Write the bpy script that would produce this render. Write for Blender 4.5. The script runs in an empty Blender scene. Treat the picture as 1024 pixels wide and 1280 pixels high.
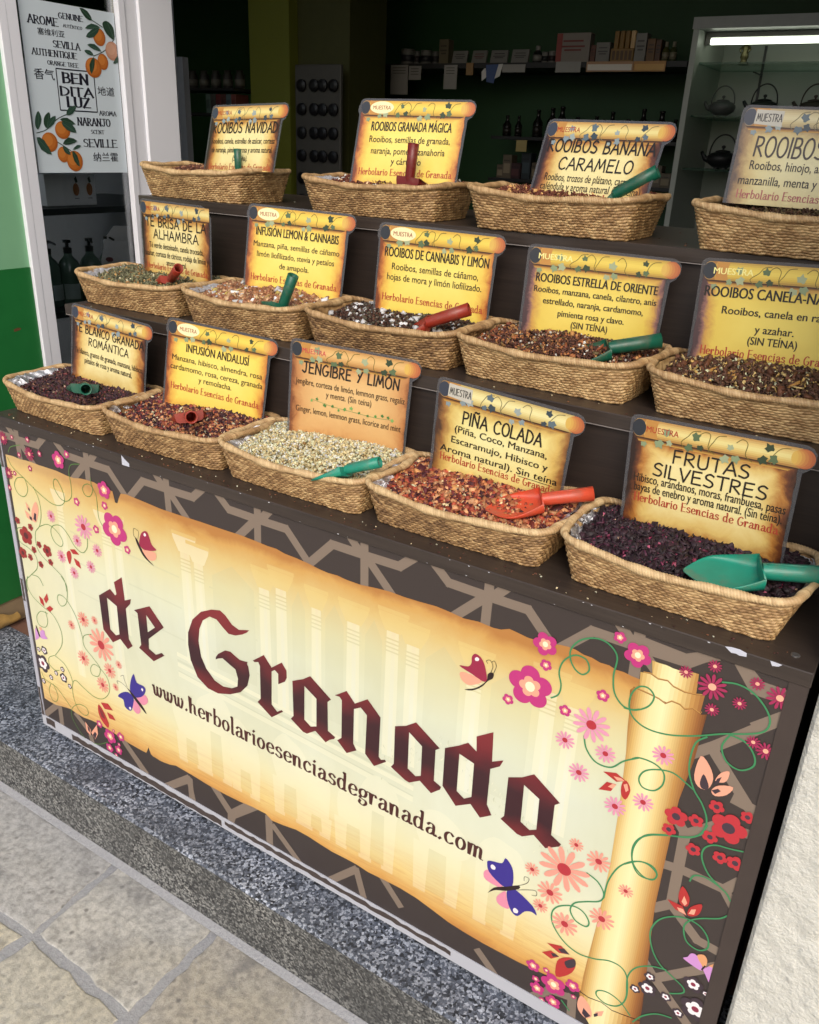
import bpy, math, random
import numpy as np
from mathutils import Vector, Matrix
from mathutils.geometry import tessellate_polygon

random.seed(7)
rng = np.random.default_rng(11)
scene = bpy.context.scene
COL = scene.collection
R = math.radians

# ------------------------------------------------------------------ camera
cam_d = bpy.data.cameras.new('camera')
cam = bpy.data.objects.new('camera', cam_d)
COL.objects.link(cam)
cam_d.sensor_fit = 'HORIZONTAL'
cam_d.sensor_width = 36.0
cam_d.lens = 1051.38 / 1024 * 36
cam_d.clip_start = 0.02
cam_d.clip_end = 200
_y, _p, _r = -0.5522, -0.4124, 0.0440
fw = Vector((math.sin(_y) * math.cos(_p), math.cos(_y) * math.cos(_p), math.sin(_p)))
rt = Vector((math.cos(_y), -math.sin(_y), 0))
up = rt.cross(fw)
rt, up = math.cos(_r) * rt + math.sin(_r) * up, -math.sin(_r) * rt + math.cos(_r) * up
cam.matrix_world = Matrix.Translation((1.6833, -1.0008, 1.3910)) @ Matrix((rt, up, -fw)).transposed().to_4x4()
scene.camera = cam

# ------------------------------------------------------------------ sky and sun (bright street in open shade)
world = bpy.data.worlds.new('World')
scene.world = world
world.use_nodes = True
wn = world.node_tree
sky = wn.nodes.new('ShaderNodeTexSky')
sky.sky_type = 'NISHITA'
sky.sun_disc = False
sky.sun_elevation = R(41)
sky.sun_rotation = R(150)
sky.air_density = 1.0
sky.dust_density = 4.0
sky.ozone_density = 0.6
wn.links.new(sky.outputs[0], wn.nodes['Background'].inputs[0])
wn.nodes['Background'].inputs[1].default_value = 0.15
sun_d = bpy.data.lights.new('sun', 'SUN')
sun_d.energy = 0.85
sun_d.angle = R(28)
sun_d.color = (0.93, 0.97, 1.0)
sun = bpy.data.objects.new('sun', sun_d)
COL.objects.link(sun)
sun.rotation_euler = Vector((-0.50, 0.86, -0.80)).to_track_quat('-Z', 'Y').to_euler()
scene.view_settings.view_transform = 'Standard'
scene.view_settings.look = 'None'
scene.view_settings.gamma = 1.0
scene.view_settings.exposure = 0.22
scene.cycles.use_denoising = True
scene.cycles.max_bounces = 8

# ------------------------------------------------------------------ helpers
def lin(h):
    c = [int(h[i:i + 2], 16) / 255 for i in (0, 2, 4)]
    return tuple(v / 12.92 if v <= .04045 else ((v + .055) / 1.055) ** 2.4 for v in c)


class NT:
    """tiny node-tree writer"""
    def __init__(self, name):
        self.m = bpy.data.materials.new(name)
        self.m.use_nodes = True
        self.t = self.m.node_tree
        self.b = self.t.nodes['Principled BSDF']

    def n(self, kind, **kw):
        nd = self.t.nodes.new('ShaderNode' + kind)
        for k, v in kw.items():
            if k.startswith('i_'):
                nd.inputs[int(k[2:])].default_value = v
            else:
                setattr(nd, k, v)
        return nd

    def l(self, a, b):
        self.t.links.new(a, b)

    def set(self, **kw):
        for k, v in kw.items():
            s = self.b.inputs[k.replace('_', ' ')]
            if hasattr(v, 'links') or isinstance(v, bpy.types.NodeSocket):
                self.l(v, s)
            else:
                s.default_value = (*v, 1) if isinstance(v, tuple) and len(v) == 3 else v
        return self

    def coord(self, scale=(1, 1, 1), kind='Object', loc=(0, 0, 0)):
        tc = self.n('TexCoord')
        mp = self.n('Mapping')
        mp.inputs['Scale'].default_value = scale
        mp.inputs['Location'].default_value = loc
        self.l(tc.outputs[kind], mp.inputs[0])
        return mp.outputs[0]

    def noise(self, vec, scale, detail=4, rough=.55, dist=0.0):
        nd = self.n('TexNoise')
        nd.inputs['Scale'].default_value = scale
        nd.inputs['Detail'].default_value = detail
        nd.inputs['Roughness'].default_value = rough
        nd.inputs['Distortion'].default_value = dist
        self.l(vec, nd.inputs['Vector'])
        return nd.outputs[0]

    def ramp(self, fac, stops, interp='LINEAR'):
        nd = self.n('ValToRGB')
        cr = nd.color_ramp
        cr.interpolation = interp
        while len(cr.elements) < len(stops):
            cr.elements.new(.5)
        for e, (p, c) in zip(cr.elements, stops):
            e.position = p
            e.color = (*c, 1) if len(c) == 3 else c
        self.l(fac, nd.inputs[0])
        return nd.outputs[0]

    def mix(self, fac, a, b, mode='MIX'):
        nd = self.n('Mix', data_type='RGBA', blend_type=mode)
        for s, v in ((nd.inputs[0], fac), (nd.inputs[6], a), (nd.inputs[7], b)):
            if isinstance(v, bpy.types.NodeSocket):
                self.l(v, s)
            else:
                s.default_value = (*v, 1) if isinstance(v, tuple) else v
        return nd.outputs[2]

    def math(self, op, a, b=0.0, clamp=False):
        nd = self.n('Math', operation=op, use_clamp=clamp)
        for s, v in ((nd.inputs[0], a), (nd.inputs[1], b)):
            if isinstance(v, bpy.types.NodeSocket):
                self.l(v, s)
            else:
                s.default_value = v
        return nd.outputs[0]

    def attr(self, name, out=0):
        nd = self.n('Attribute', attribute_name=name)
        return nd.outputs[out]

    def bump(self, h, strength=.3, dist=.002):
        nd = self.n('Bump')
        nd.inputs['Strength'].default_value = strength
        nd.inputs['Distance'].default_value = dist
        self.l(h, nd.inputs['Height'])
        self.l(nd.outputs[0], self.b.inputs['Normal'])
        return self


def simple(name, col, rough=.5, var=.12, scale=30, metal=0.0, bump=0.0):
    m = NT(name)
    v = m.coord()
    n = m.noise(v, scale)
    m.set(Base_Color=m.mix(n, tuple(c * (1 - var) for c in col), tuple(min(1, c * (1 + var)) for c in col)),
          Roughness=rough, Metallic=metal)
    if bump:
        m.bump(m.noise(v, scale * 4), bump, .001)
    return m.m


class MB:
    """collects shapes into one mesh with a colour per face"""
    def __init__(self):
        self.v, self.f, self.c, self.mi = [], [], [], []

    def add(self, vs, fs, col=(1, 1, 1), mi=0):
        o = len(self.v)
        self.v += [tuple(p) for p in vs]
        for f in fs:
            self.f.append(tuple(o + i for i in f))
            self.c.append(col)
            self.mi.append(mi)

    def box(self, x0, y0, z0, x1, y1, z1, col=(1, 1, 1), mi=0, M=None, bev=0.0):
        if bev:
            b = bev
            lv = [(z0, b), (z0 + b, 0), (z1 - b, 0), (z1, b)]
            vs = []
            for z, k in lv:
                q = b + k * .5
                vs += [(x0 + q, y0 + k, z), (x1 - q, y0 + k, z), (x1 - k, y0 + q, z), (x1 - k, y1 - q, z),
                       (x1 - q, y1 - k, z), (x0 + q, y1 - k, z), (x0 + k, y1 - q, z), (x0 + k, y0 + q, z)]
            fs = []
            for L in range(3):
                for i in range(8):
                    j = (i + 1) % 8
                    fs.append((L * 8 + i, L * 8 + j, L * 8 + 8 + j, L * 8 + 8 + i))
            fs.append(tuple(range(7, -1, -1)))
            fs.append(tuple(range(24, 32)))
        else:
            vs = [(x0, y0, z0), (x1, y0, z0), (x1, y1, z0), (x0, y1, z0), (x0, y0, z1), (x1, y0, z1), (x1, y1, z1), (x0, y1, z1)]
            fs = [(3, 2, 1, 0), (4, 5, 6, 7), (0, 1, 5, 4), (1, 2, 6, 5), (2, 3, 7, 6), (3, 0, 4, 7)]
        if M is not None:
            vs = [M @ Vector(p) for p in vs]
        self.add(vs, fs, col, mi)

    def tube(self, pts, rad, n=10, col=(1, 1, 1), cap=True, mi=0, closed=False):
        pts = [Vector(p) for p in pts]
        m = len(pts)
        rad = rad if isinstance(rad, (list, tuple)) else [rad] * m
        vs, fs = [], []
        nrm = None
        for i, p in enumerate(pts):
            t = (pts[min(i + 1, m - 1)] - pts[max(i - 1, 0)]).normalized()
            if nrm is None:
                nrm = t.orthogonal().normalized()
            nrm = (nrm - t * nrm.dot(t)).normalized()
            b = t.cross(nrm)
            for k in range(n):
                a = 2 * math.pi * k / n
                vs.append(p + rad[i] * (math.cos(a) * nrm + math.sin(a) * b))
        for i in range(m - 1):
            for k in range(n):
                k2 = (k + 1) % n
                fs.append((i * n + k, i * n + k2, (i + 1) * n + k2, (i + 1) * n + k))
        if cap:
            fs.append(tuple(range(n - 1, -1, -1)))
            fs.append(tuple((m - 1) * n + k for k in range(n)))
        self.add(vs, fs, col, mi)

    def lathe(self, prof, n=20, col=(1, 1, 1), c=(0, 0, 0), mi=0, sx=1, sy=1):
        vs, fs = [], []
        for r_, z in prof:
            for k in range(n):
                a = 2 * math.pi * k / n
                vs.append((c[0] + r_ * math.cos(a) * sx, c[1] + r_ * math.sin(a) * sy, c[2] + z))
        for i in range(len(prof) - 1):
            for k in range(n):
                k2 = (k + 1) % n
                fs.append((i * n + k, i * n + k2, (i + 1) * n + k2, (i + 1) * n + k))
        fs.append(tuple(range(n - 1, -1, -1)))
        fs.append(tuple((len(prof) - 1) * n + k for k in range(n)))
        self.add(vs, fs, col, mi)

    # ---- flat printed artwork, drawn in (u, v) with a paper-thin lift d towards the viewer
    def poly(self, loops, d, col, mi=0):
        if not isinstance(loops[0][0], (tuple, list)):
            loops = [loops]
        flat = [p for lp in loops for p in lp]
        tris = tessellate_polygon([[Vector((p[0], p[1], 0)) for p in lp] for lp in loops])
        out = []
        for t in tris:
            a, b, c = (flat[i] for i in t)
            if (b[0] - a[0]) * (c[1] - a[1]) - (b[1] - a[1]) * (c[0] - a[0]) < 0:
                t = (t[0], t[2], t[1])
            out.append(t)
        self.add([(p[0], -d, p[1]) for p in flat], out, col, mi)

    def line(self, pts, w, d, col, d2=None, mi=0, taper=False, nib=None):
        m = len(pts)
        d2 = d if d2 is None else d2
        L, Rr = [], []
        for i in range(m):
            a, b = pts[max(i - 1, 0)], pts[min(i + 1, m - 1)]
            tx, ty = b[0] - a[0], b[1] - a[1]
            q = math.hypot(tx, ty) or 1e-9
            tx, ty = tx / q, ty / q
            ww = w if nib is None else w * (nib + (1 - nib) * abs(ty) ** 1.3)
            if taper:
                ww *= .35 + .65 * math.sin(math.pi * (i + .5) / m)
            if 0 < i < m - 1:      # mitre
                t1 = (pts[i][0] - a[0], pts[i][1] - a[1])
                l1 = math.hypot(*t1) or 1e-9
                cs = abs((t1[0] * tx + t1[1] * ty) / l1)
                ww /= max(cs, .6)
            e = d + (d2 - d) * i / max(m - 1, 1)
            L.append((pts[i][0] - ty * ww / 2, -e, pts[i][1] + tx * ww / 2))
            Rr.append((pts[i][0] + ty * ww / 2, -e, pts[i][1] - tx * ww / 2))
        self.add(L + Rr, [(m + i, m + i + 1, i + 1, i) for i in range(m - 1)], col, mi)

    def build(self, name, mats, parent=None, smooth=False, loc=None):
        me = bpy.data.meshes.new(name)
        me.from_pydata(self.v, [], self.f)
        for m in (mats if isinstance(mats, (list, tuple)) else [mats]):
            me.materials.append(m)
        a = me.attributes.new('Col', 'FLOAT_COLOR', 'FACE')
        a.data.foreach_set('color', np.array([(*c[:3], 1) for c in self.c], dtype=np.float32).ravel())
        me.polygons.foreach_set('material_index', self.mi)
        if smooth:
            me.polygons.foreach_set('use_smooth', [True] * len(self.f))
        me.update()
        return put(name, me, parent, loc)


def put(name, me, parent=None, loc=None):
    o = bpy.data.objects.new(name, me)
    COL.objects.link(o)
    if parent:
        o.parent = parent
    if loc:
        o.location = loc
    return o


def tag(o, label, cat, group=None, kind=None):
    o['label'] = label
    o['category'] = cat
    if group:
        o['group'] = group
    if kind:
        o['kind'] = kind
    return o


def struct(o):
    o['kind'] = 'structure'
    return o


def thing(name, label, cat, loc=(0, 0, 0), rotz=0.0, group=None, M=None):
    o = bpy.data.objects.new(name, None)
    o.empty_display_size = .05
    COL.objects.link(o)
    if M is not None:
        o.matrix_world = M
    else:
        o.location = loc
        o.rotation_euler = (0, 0, rotz)
    return tag(o, label, cat, group)


def np_mesh(name, v, quads, mats, cols=None, tone=None, smooth=False, tris=None):
    me = bpy.data.meshes.new(name)
    nq = len(quads)
    nt = 0 if tris is None else len(tris)
    me.vertices.add(len(v))
    me.vertices.foreach_set('co', np.asarray(v, np.float32).ravel())
    idx = np.asarray(quads, np.int32).ravel()
    starts = np.arange(nq) * 4
    tot = np.full(nq, 4)
    if nt:
        idx = np.concatenate([idx, np.asarray(tris, np.int32).ravel()])
        starts = np.concatenate([starts, nq * 4 + np.arange(nt) * 3])
        tot = np.concatenate([tot, np.full(nt, 3)])
    me.loops.add(len(idx))
    me.loops.foreach_set('vertex_index', idx.astype(np.int32))
    me.polygons.add(nq + nt)
    me.polygons.foreach_set('loop_start', starts.astype(np.int32))
    if smooth:
        me.polygons.foreach_set('use_smooth', np.ones(nq + nt, bool))
    me.update(calc_edges=True)
    me.validate()
    for m in (mats if isinstance(mats, (list, tuple)) else [mats]):
        me.materials.append(m)
    if cols is not None:
        a = me.attributes.new('Col', 'FLOAT_COLOR', 'FACE')
        a.data.foreach_set('color', np.asarray(cols, np.float32).ravel())
    if tone is not None:
        a = me.attributes.new('tone', 'FLOAT', 'POINT')
        a.data.foreach_set('value', np.asarray(tone, np.float32).ravel())
    return me


def smooth_line(pts, k=6):
    n = len(pts)
    if n < 3:
        return list(pts)
    out = []
    for i in range(n - 1):
        p0, p1, p2, p3 = pts[max(i - 1, 0)], pts[i], pts[i + 1], pts[min(i + 2, n - 1)]
        for j in range(k):
            t = j / k
            out.append(tuple(.5 * (2 * p1[a] + (p2[a] - p0[a]) * t + (2 * p0[a] - 5 * p1[a] + 4 * p2[a] - p3[a]) * t * t
                                   + (3 * p1[a] - p0[a] - 3 * p2[a] + p3[a]) * t ** 3) for a in (0, 1)))
    out.append(tuple(pts[-1]))
    return out


def smooth_loop(pts, k=4):
    n = len(pts)
    out = []
    for i in range(n):
        p0, p1, p2, p3 = pts[i - 1], pts[i], pts[(i + 1) % n], pts[(i + 2) % n]
        for j in range(k):
            t = j / k
            out.append(tuple(.5 * (2 * p1[a] + (p2[a] - p0[a]) * t + (2 * p0[a] - 5 * p1[a] + 4 * p2[a] - p3[a]) * t * t
                                   + (3 * p1[a] - p0[a] - 3 * p2[a] + p3[a]) * t ** 3) for a in (0, 1)))
    return out


# ------------------------------------------------------------------ lettering: a hand-drawn stroke alphabet and plain type
_O = lambda cx, cy, a, b: [(cx + a * math.sin(t * math.pi / 6), cy + b * math.cos(t * math.pi / 6)) for t in range(13)]
CAPS = {
 'A': (.66, [[(0, 0), (.33, 1)], [(.33, 1), (.64, 0)], [(.12, .34), (.53, .37)]]),
 'B': (.58, [[(.05, 0), (.05, 1)], [(.05, .98), (.36, .97), (.46, .77), (.36, .57), (.06, .52)], [(.06, .52), (.42, .48), (.53, .24), (.38, .03), (.04, .01)]]),
 'C': (.62, [[(.56, .84), (.38, 1), (.15, .85), (.03, .5), (.12, .12), (.35, 0), (.58, .12)]]),
 'D': (.64, [[(.05, 0), (.05, 1)], [(.04, .99), (.35, .92), (.58, .6), (.52, .25), (.3, .03), (.04, .01)]]),
 'E': (.56, [[(.05, 1), (.05, 0)], [(.05, .98), (.5, 1)], [(.05, .52), (.45, .54)], [(.05, .02), (.52, .02)]]),
 'F': (.54, [[(.05, 1), (.05, 0)], [(.05, .98), (.5, 1)], [(.05, .52), (.43, .54)]]),
 'G': (.7, [[(.55, .88), (.35, 1), (.12, .8), (.03, .45), (.15, .08), (.4, 0), (.58, .18), (.6, .42)], [(.36, .42), (.68, .43)]]),
 'H': (.64, [[(.05, 1), (.05, 0)], [(.56, 1), (.56, 0)], [(.05, .5), (.56, .52)]]),
 'I': (.14, [[(.06, 1), (.06, 0)]]),
 'J': (.6, [[(.15, 1), (.6, 1)], [(.4, 1), (.41, .4), (.36, .08), (.22, 0), (.02, .15)]]),
 'L': (.5, [[(.05, 1), (.05, 0)], [(.05, .02), (.48, .02)]]),
 'M': (.82, [[(.02, 0), (.17, 1)], [(.17, 1), (.39, .25)], [(.39, .25), (.62, 1)], [(.62, 1), (.77, 0)]]),
 'N': (.66, [[(.05, 0), (.07, 1)], [(.07, 1), (.56, .02)], [(.56, .02), (.58, 1)]]),
 'O': (.68, [_O(.33, .5, .3, .5)]),
 'P': (.54, [[(.05, 0), (.05, 1)], [(.05, .98), (.4, .93), (.5, .72), (.38, .52), (.05, .45)]]),
 'Q': (.7, [_O(.33, .5, .3, .5), [(.38, .22), (.68, -.12)]]),
 'R': (.6, [[(.05, 0), (.05, 1)], [(.05, .98), (.4, .93), (.48, .74), (.38, .55), (.06, .47)], [(.2, .47), (.57, 0)]]),
 'S': (.56, [[(.5, .88), (.3, 1), (.1, .85), (.12, .63), (.42, .45), (.5, .22), (.34, .02), (.03, .1)]]),
 'T': (.62, [[(0, .99), (.62, 1)], [(.31, 1), (.31, 0)]]),
 'U': (.62, [[(.05, 1), (.05, .3), (.15, .05), (.3, 0), (.48, .08), (.55, .3), (.55, 1)]]),
 'V': (.58, [[(0, 1), (.28, 0)], [(.28, 0), (.56, 1)]]),
 'Y': (.58, [[(0, 1), (.29, .5)], [(.57, 1), (.17, 0)]]),
 'Z': (.58, [[(.03, .99), (.52, .99)], [(.52, .99), (.03, .01)], [(.03, .01), (.55, .01)]]),
 '-': (.4, [[(.06, .45), (.34, .45)]]), ' ': (.34, []), '.': (.2, [[(.07, .02), (.11, .06)]]),
}
LOWER = {
 'a': (.56, [[(.08, .5), (.22, .62), (.38, .56), (.42, .4), (.42, .1), (.5, .0), (.58, .06)], [(.42, .38), (.2, .33), (.07, .18), (.12, .02), (.28, .02), (.42, .15)]]),
 'b': (.56, [[(.09, 1), (.09, .05)], [(.09, .45), (.25, .62), (.45, .52), (.5, .3), (.42, .07), (.25, 0), (.09, .1)]]),
 'c': (.5, [[(.44, .5), (.28, .62), (.1, .5), (.05, .3), (.12, .08), (.28, 0), (.46, .1)]]),
 'd': (.6, [[(.36, 1), (.45, .97), (.45, .08), (.56, .02)], [(.45, .48), (.28, .62), (.1, .52), (.05, .3), (.12, .06), (.28, 0), (.45, .14)]]),
 'e': (.52, [[(.07, .32), (.45, .36), (.42, .54), (.27, .62), (.1, .5), (.05, .3), (.13, .07), (.3, 0), (.48, .1)]]),
 'g': (.54, [[(.42, .55), (.27, .62), (.08, .5), (.07, .3), (.2, .18), (.36, .22), (.44, .4), (.42, .55)], [(.12, .16), (.1, .06), (.4, .0), (.46, -.16), (.28, -.32), (.06, -.24), (.1, -.08)], [(.43, .56), (.54, .6)]]),
 'h': (.6, [[(0, 1), (.09, .97), (.09, 0)], [(.09, .42), (.25, .61), (.42, .52), (.44, .08), (.56, .02)]]),
 'i': (.24, [[(.02, .6), (.1, .58), (.1, .06), (.2, .0)], [(.06, .8), (.13, .87)]]),
 'l': (.24, [[(.02, 1), (.1, .97), (.1, .06), (.2, .0)]]),
 'm': (.86, [[(.0, .6), (.09, .58), (.09, 0)], [(.09, .45), (.22, .61), (.37, .5), (.38, 0)], [(.38, .45), (.52, .61), (.66, .5), (.67, .06), (.79, .0)]]),
 'n': (.6, [[(.0, .6), (.09, .58), (.09, 0)], [(.09, .42), (.25, .61), (.42, .5), (.44, .06), (.56, .02)]]),
 'o': (.54, [_O(.26, .31, .21, .31)]),
 'r': (.44, [[(.0, .6), (.09, .58), (.09, 0)], [(.09, .4), (.2, .57), (.32, .6), (.38, .5)]]),
 's': (.46, [[(.4, .5), (.25, .62), (.08, .52), (.12, .38), (.36, .26), (.4, .1), (.24, 0), (.04, .1)]]),
 'w': (.76, [[(.0, .55), (.06, .6), (.1, .4), (.13, .1), (.24, .0), (.34, .15), (.37, .58)], [(.36, .3), (.42, .05), (.55, .0), (.66, .25), (.68, .5), (.62, .6)]]),
 '.': (.24, [[(.07, .0), (.15, .09)]]), ' ': (.3, []),
}
ACC = {'Á': 'A', 'É': 'E', 'Í': 'I', 'Ó': 'O', 'Ú': 'U', 'Ñ': 'N'}


def strokes(s, lower=False):
    x, out = 0.0, []
    for ch in s:
        tab = LOWER if (lower and (ch in LOWER)) else CAPS
        b = ACC.get(ch, ch)
        w, st = tab[b]
        for q in st:
            out.append([(x + p[0], p[1]) for p in q])
        if ch == 'Ñ':
            out.append([(x + .12, 1.12), (x + .25, 1.2), (x + .38, 1.12), (x + .52, 1.2)])
        elif ch in ACC:
            out.append([(x + w * .4, 1.1), (x + w * .4 + .2, 1.28)])
        x += w + .11
    return x - .11, out


def write(mb, s, u, v, h, col, d, width=None, w=.09, lower=False, nib=None, slant=0.0, serif=False, jit=0.0, align='c', mi=0):
    """stroke lettering: h = capital height, width = overall width"""
    W, st = strokes(s, lower)
    sx = h if width is None else width / W
    x0 = u - (W * sx / 2 if align == 'c' else 0)
    for i, q in enumerate(st):
        q = smooth_line(q, 5) if len(q) > 3 else q
        if len(q) == 2:
            q = [q[0], ((q[0][0] + q[1][0]) / 2, (q[0][1] + q[1][1]) / 2), q[1]]
        jx, jy = random.uniform(-jit, jit), random.uniform(-jit, jit)
        pts = [(x0 + (p[0] + jx) * sx + slant * p[1] * h, v + (p[1] + jy) * h) for p in q]
        # round the ends a little by running past them
        (ax, ay), (bx, by) = pts[0], pts[1]
        ln = math.hypot(ax - bx, ay - by) or 1e-9
        k = w * h * .28
        pts[0] = (ax + (ax - bx) / ln * k, ay + (ay - by) / ln * k)
        (ax, ay), (bx, by) = pts[-1], pts[-2]
        ln = math.hypot(ax - bx, ay - by) or 1e-9
        pts[-1] = (ax + (ax - bx) / ln * k, ay + (ay - by) / ln * k)
        e = d + (i % 7) * 1.5e-5
        mb.line(pts, w * h, e, col, nib=nib, mi=mi)
        if serif:
            for (px, py) in (q[0], q[-1]):
                if py > .93 or py < .07:
                    X, Y = x0 + px * sx, v + (.985 if py > .5 else .015) * h
                    mb.line([(X - .19 * h, Y), (X, Y), (X + .19 * h, Y)], .085 * h, e + 1.1e-4, col, mi=mi)


_tc = {}


def glyphs(s, bold):
    key = (s, bold)
    if key not in _tc:
        cu = bpy.data.curves.new('t', 'FONT')
        cu.body = s
        cu.size = 1
        cu.resolution_u = 3
        cu.offset = bold
        cu.dimensions = '2D'
        cu.fill_mode = 'FRONT'
        ob = bpy.data.objects.new('t', cu)
        COL.objects.link(ob)
        bpy.context.view_layer.update()
        me = bpy.data.meshes.new_from_object(ob.evaluated_get(bpy.context.evaluated_depsgraph_get()))
        vs = [(p.co.x, p.co.y) for p in me.vertices]
        fs = [tuple(p.vertices) for p in me.polygons]
        bpy.data.objects.remove(ob)
        bpy.data.curves.remove(cu)
        bpy.data.meshes.remove(me)
        _tc[key] = (vs, fs)
    return _tc[key]


def typeset(mb, s, u, v, h, col, d, width=None, bold=0.0, squeeze=1.0, mi=0, fit_h=False, slant=0.0):
    if bold >= .01:      # heavier weight: the word overprinted a hair's breadth apart
        for j, q in enumerate((-1, 0, 1)):
            typeset(mb, s, u + q * bold * h * .9, v, h, col, d + j * 4e-5, width, .0, squeeze, mi, fit_h, slant)
        return
    vs, fs = glyphs(s, bold)
    if not vs:
        return
    xs = [p[0] for p in vs]
    ys = [p[1] for p in vs]
    if fit_h:
        sy = h / (max(ys) - min(ys))
        y0 = min(ys)
    else:
        sy = h / .727
        y0 = 0
    W = max(xs) - min(xs)
    sx = sy * squeeze if width is None else width / W
    x0 = u - W * sx / 2 - min(xs) * sx
    out = []
    for f in fs:
        a, b, c = (vs[i] for i in f[:3])
        cr = (b[0] - a[0]) * (c[1] - a[1]) - (b[1] - a[1]) * (c[0] - a[0])
        out.append(f if cr > 0 else tuple(reversed(f)))
    mb.add([(x0 + p[0] * sx + slant * (p[1] - y0) * sy, -d, v + (p[1] - y0) * sy) for p in vs], out, col, mi)

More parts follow.
